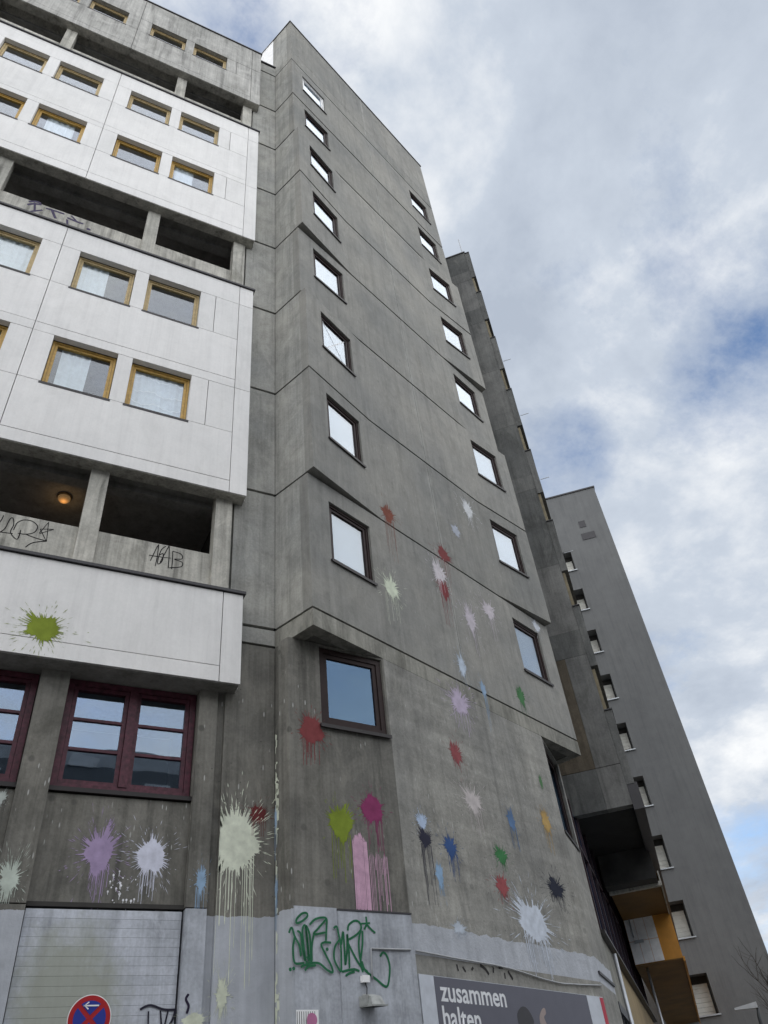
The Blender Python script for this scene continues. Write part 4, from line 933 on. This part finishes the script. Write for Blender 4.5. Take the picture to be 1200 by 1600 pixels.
b = MB(); b.quad8([FC.p(a-hw*.95,z-hgt*1.34,-.205),FC.p(a+hw*.95,z-hgt*1.34,-.205),FC.p(a+hw*.95,z-hgt*1.08,-.045),FC.p(a-hw*.95,z-hgt*1.08,-.045),FC.p(a-hw*.95,z-hgt*1.29,-.205),FC.p(a+hw*.95,z-hgt*1.29,-.205),FC.p(a+hw*.95,z-hgt*1.04,-.045),FC.p(a-hw*.95,z-hgt*1.04,-.045)]); b.build('lens', M['black'], LT)
b = MB(); b.fbox(FC, a-.10, a-.075, z-.05, z+.05, -.14, -.023); b.build('bracket', mgrey, LT)
b = MB(); b.fbox(FC, a-.015, a+.015, z-.03, z+.02, -.06, -.0225); b.build('wall_mount', mgrey, LT)
a2, z2 = FC.px(566, 1531)
b = MB(); b.fbox(FC, a2-.045, a2+.045, z2-.035, z2+.035, -.065, -.023); b.build('junction_box', M['whitepvc'], LT)
b = MB(); b.tube([FC.p(a2, z2-.035, -.045), FC.p(a2+.012, z2-.09, -.05), FC.p(a2-.005, z+hgt, -.06)], 0.006, 6); b.build('cable', M['black'], LT)
# small paste-up
s0 = FC.px(462, 1590)[0]; s1 = FC.px(497, 1590)[0]; zt = FC.px(480, 1578)[1]
ST = root('sticker', 'small paste up with a pink shape on dark hatching under the green tag', 'sticker', FC.p(s0, zt-.15, -.01))
fsheet('paper', FC, s0, s1, zt-.30, zt, -.009, -.0065, M['whitepvc'], ST)
for i in range(9):
    q = s0+.008+(s1-s0-.03)*i/9; fsheet('hatch_line', FC, q, q+.005, zt-.27, zt-.015, -.011, -.0095, M['black'], ST)
flat_shape('pink_shape', FC, [(478,1596),(480,1586),(487,1583),(493,1588),(494,1598),(488,1606),(480,1606),(478,1596)], -.013, plain('sticker_pink', (0.45, 0.16, 0.30), 0.6), ST)
# no stopping sign
FSg = Frame((0, 8.86), (1, 0), (0, 1)); sa, sz_ = FSg.px(139.5, 1592); sr = abs(FSg.px(174, 1592)[0]-FSg.px(105, 1592)[0])/2
SG = root('traffic_sign', 'round red and blue no stopping sign with white arrow in front of the slats', 'traffic sign', (sa, 8.90, 0))
def disc(name, r, t0, t1, mat): b = MB(); b.lathe((sa, 8.86, sz_), [(r, t0), (r, t1)], 48, 'y'); return b.build(name, mat, SG)
disc('plate', sr, 0.004, 0.012, M['metal']); disc('white_rim', sr*.995, 0.001, 0.004, M['whitepvc'])
disc('red_ring', sr*.955, -0.0015, 0.001, plain('sign_red', (0.36, 0.012, 0.016), 0.4, var=0.05))
blue = plain('sign_blue', (0.020, 0.035, 0.26), 0.4, var=0.05)
for k in range(4):
    c = math.pi/2*k+math.pi/2; pts = []
    ri = sr*.74; g_ = sr*.10
    for q in range(13):
        t = c-math.pi/4+math.asin(g_/ri)+(math.pi/2-2*math.asin(g_/ri))*q/12; pts.append((sa+ri*math.cos(t), 8.856, sz_+ri*math.sin(t)))
    pts.append((sa+g_*1.414*math.cos(c), 8.856, sz_+g_*1.414*math.sin(c)))
    mesh_obj('blue_field', pts, [tuple(range(len(pts)))], blue, SG)
ar = sr*.36; az_ = sz_+sr*.53
b = MB(); b.box(sa-ar*.85, sa+ar, 8.852, 8.8545, az_-sr*.03, az_+sr*.03)
for sg in (1, -1):
    b.quad8([(sa-ar,8.850,az_-.006*sg),(sa-ar*.35,8.850,az_+sg*sr*.17),(sa-ar*.35,8.8515,az_+sg*sr*.17),(sa-ar,8.8515,az_-.006*sg),(sa-ar*.82,8.850,az_-.004*sg),(sa-ar*.25,8.850,az_+sg*sr*.12),(sa-ar*.25,8.8515,az_+sg*sr*.12),(sa-ar*.82,8.8515,az_-.004*sg)])
b.build('arrow', M['whitepvc'], SG)
b = MB(); b.tube([(sa, 8.905, 0), (sa, 8.905, sz_+sr*.5)], 0.03, 12); b.build('post', M['metal'], SG, smooth=True)
for dz in (-.1, .1): b = MB(); b.box(sa-.045, sa+.045, 8.873, 8.94, sz_+dz-.012, sz_+dz+.012); b.build('clamp', M['metal'], SG)
# ceiling lamp of the access balcony
lp = on_z(101, 776, 10.41)
CL = root('ceiling_lamp', 'round glowing ceiling lamp in the dark access balcony', 'lamp', lp)
b = MB(); b.lathe(lp, [(.11, .008), (.115, -.015), (.10, -.03)], 24); b.build('base', plain('lamp_brass', (0.35, 0.22, 0.10), 0.35, 0.6), CL, smooth=True)
b = MB(); b.lathe(lp, [(.098, -.031), (.095, -.06), (.075, -.09), (.04, -.108), (.008, -.112)], 24); b.build('globe', emit('warm_globe', (0.55, 0.33, 0.14), 0.09), CL, smooth=True)
pl = bpy.data.lights.new('lamp_light', 'POINT'); pl.energy = 0.35; pl.color = (1.0, 0.6, 0.25); pl.shadow_soft_size = 0.08
plo = bpy.data.objects.new('lamp_light', pl); COL.objects.link(plo); plo.parent = CL; plo.location = (0, 0, -.19)

# curtains behind the panes of the white block
def curtain(key, f0, f1, label, drop=1.0, lace=False):
    (x0, x1), s0, h0 = WINS[key]; w = x1-x0; xa, xb = x0+0.02+(w-.04)*f0, x0+0.02+(w-.04)*f1; n = 60; v, f = [], []
    rnd = random.Random(int(x0*100)+int(s0*10)); ph = rnd.uniform(0, 6)
    for i in range(n+1):
        x = xa+(xb-xa)*i/n; y = 9.268+.010*math.sin((x-xa)*52+ph)+.005*math.sin((x-xa)*23+ph*2)
        v += [(x, y, h0-.02), (x+.012*math.sin(x*30), y+.003*math.sin(x*17), h0-.02-(h0-s0)*drop)]
    for i in range(n): f.append((2*i, 2*i+1, 2*i+3, 2*i+2))
    if not lace: return tag(mesh_obj('curtain', v, f, M['curtain'], smooth=True), label, 'curtain', 'curtains in the white block')
    o = root('curtain', label, 'curtain', ((xa+xb)/2, 9.34, s0), 'curtains in the white block'); mesh_obj('sheer_cloth', v, f, M['curtain'], o, smooth=True)
    for zz in (.30, .55, .85):
        v2, f2 = [], []
        for i in range(n+1):
            x, y, _ = v[2*i]; z = s0+(h0-s0)*zz+.035*math.sin((x-xa)*13+zz*5); v2 += [(x, y-.006, z-.014), (x, y-.006, z+.014)]
        for i in range(n): f2.append((2*i, 2*i+1, 2*i+3, 2*i+2))
        mesh_obj('lace_band', v2, f2, M['lace'], o)
    return o
curtain((14.43, 0, 'w1'), 0.0, 0.55, 'pleated pale curtain on the left half of its window, second window row from below')
curtain((14.43, 1, 'w1'), 0.0, 1.0, 'pale curtain filling the window cut by the left edge of the photo')
curtain((11.73, 0, 'w1'), 0.15, 0.62, 'sheer curtain hanging in the left of the two lowest ochre windows')
curtain((11.73, 0, 'w2'), 0.0, 1.0, 'white lace curtain with wavy bands in the right lowest ochre window', lace=True)
curtain((19.84, 0, 'w2'), 0.1, 0.55, 'white curtain in the right ochre window just above the upper balcony opening')
curtain((19.84, 1, 'w1'), 0.2, 0.8, 'sheer curtain in the ochre window left of the panel joint above the upper balcony')

# ================================================================== street furniture and tree at the right edge
def at_rho(px, py, rho): r = ray(px, py); return CAM + r*(rho/math.hypot(r.x, r.y))
h0 = at_rho(1148, 1577, 22.5); h1 = at_rho(1183, 1570, 22.5); pt = at_rho(1186, 1592, 22.5)
SL = root('street_lamp', 'slim grey street lamp with flat head before the dark slab house', 'street lamp', (pt.x, pt.y, 0))
dh = (h1-h0).normalized(); sd = dh.cross(Vector((0, 0, 1))).normalized()*.09
b = MB(); b.quad8([h0-sd*.6-Vector((0,0,.02)), h1-sd-Vector((0,0,.06)), h1+sd-Vector((0,0,.06)), h0+sd*.6-Vector((0,0,.02)), h0-sd*.5+Vector((0,0,.02)), h1-sd*.8+Vector((0,0,.06)), h1+sd*.8+Vector((0,0,.06)), h0+sd*.5+Vector((0,0,.02))]); b.build('lamp_head', plain('lamp_head_grey', (0.45, 0.46, 0.47), 0.4), SL)
b = MB(); b.tube([(pt.x, pt.y, 0), (pt.x, pt.y, 1.5), (pt.x, pt.y, pt.z-.25), tuple(pt*.75+h1*.25-Vector((0,0,.02))), tuple(h1-Vector((0,0,.03)))], [.06, .05, .042, .038, .035], 10); b.build('pole', plain('lamp_pole', (0.06, 0.065, 0.07), 0.5), SL, smooth=True)
tb = at_rho(1290, 1500, 26); tb.z = 0
TR = root('bare_tree', 'leafless tree reaching thin branches into the right edge before the dark house', 'tree', tb)
rt_ = random.Random(11); tk = MB(); br = MB()
def grow(p, d, L, r, depth, mb):
    pts = [p]; q = d.copy()
    for i in range(4):
        q = (q + Vector((rt_.uniform(-.2,.2), rt_.uniform(-.2,.2), rt_.uniform(-.06,.16)))).normalized(); pts.append(pts[-1]+q*L/4)
    mb.tube(pts, [r*(1-.13*i) for i in range(5)], 5 if depth < 3 else 3)
    if depth >= 5: return
    for k in range(rt_.choice((2, 3, 3))):
        s_ = rt_.uniform(.45, 1.0); j = min(4, int(s_*4)); side = Vector((rt_.uniform(-1,1), rt_.uniform(-1,1), rt_.uniform(-.2,.6))).normalized()
        grow(pts[j], (q*.75+side*.8).normalized(), L*rt_.uniform(.58, .78), r*.55, depth+1, br)
    grow(pts[4], q, L*.72, r*.6, depth+1, br)
tk.tube([tb, tb+Vector((.03,.02,1.2)), tb+Vector((-.02,.05,2.6))], [.15, .12, .105], 10)
tk.build('trunk', M['bark'], TR, smooth=True)
for k in range(6): 
    t = 2*math.pi*k/6+.3; grow(tb+Vector((-.02,.05,2.2+.07*k)), Vector((math.cos(t)*.8, math.sin(t)*.8, .8)).normalized(), 1.5, .055, 1, br)
br.build('crown', M['bark'], TR)
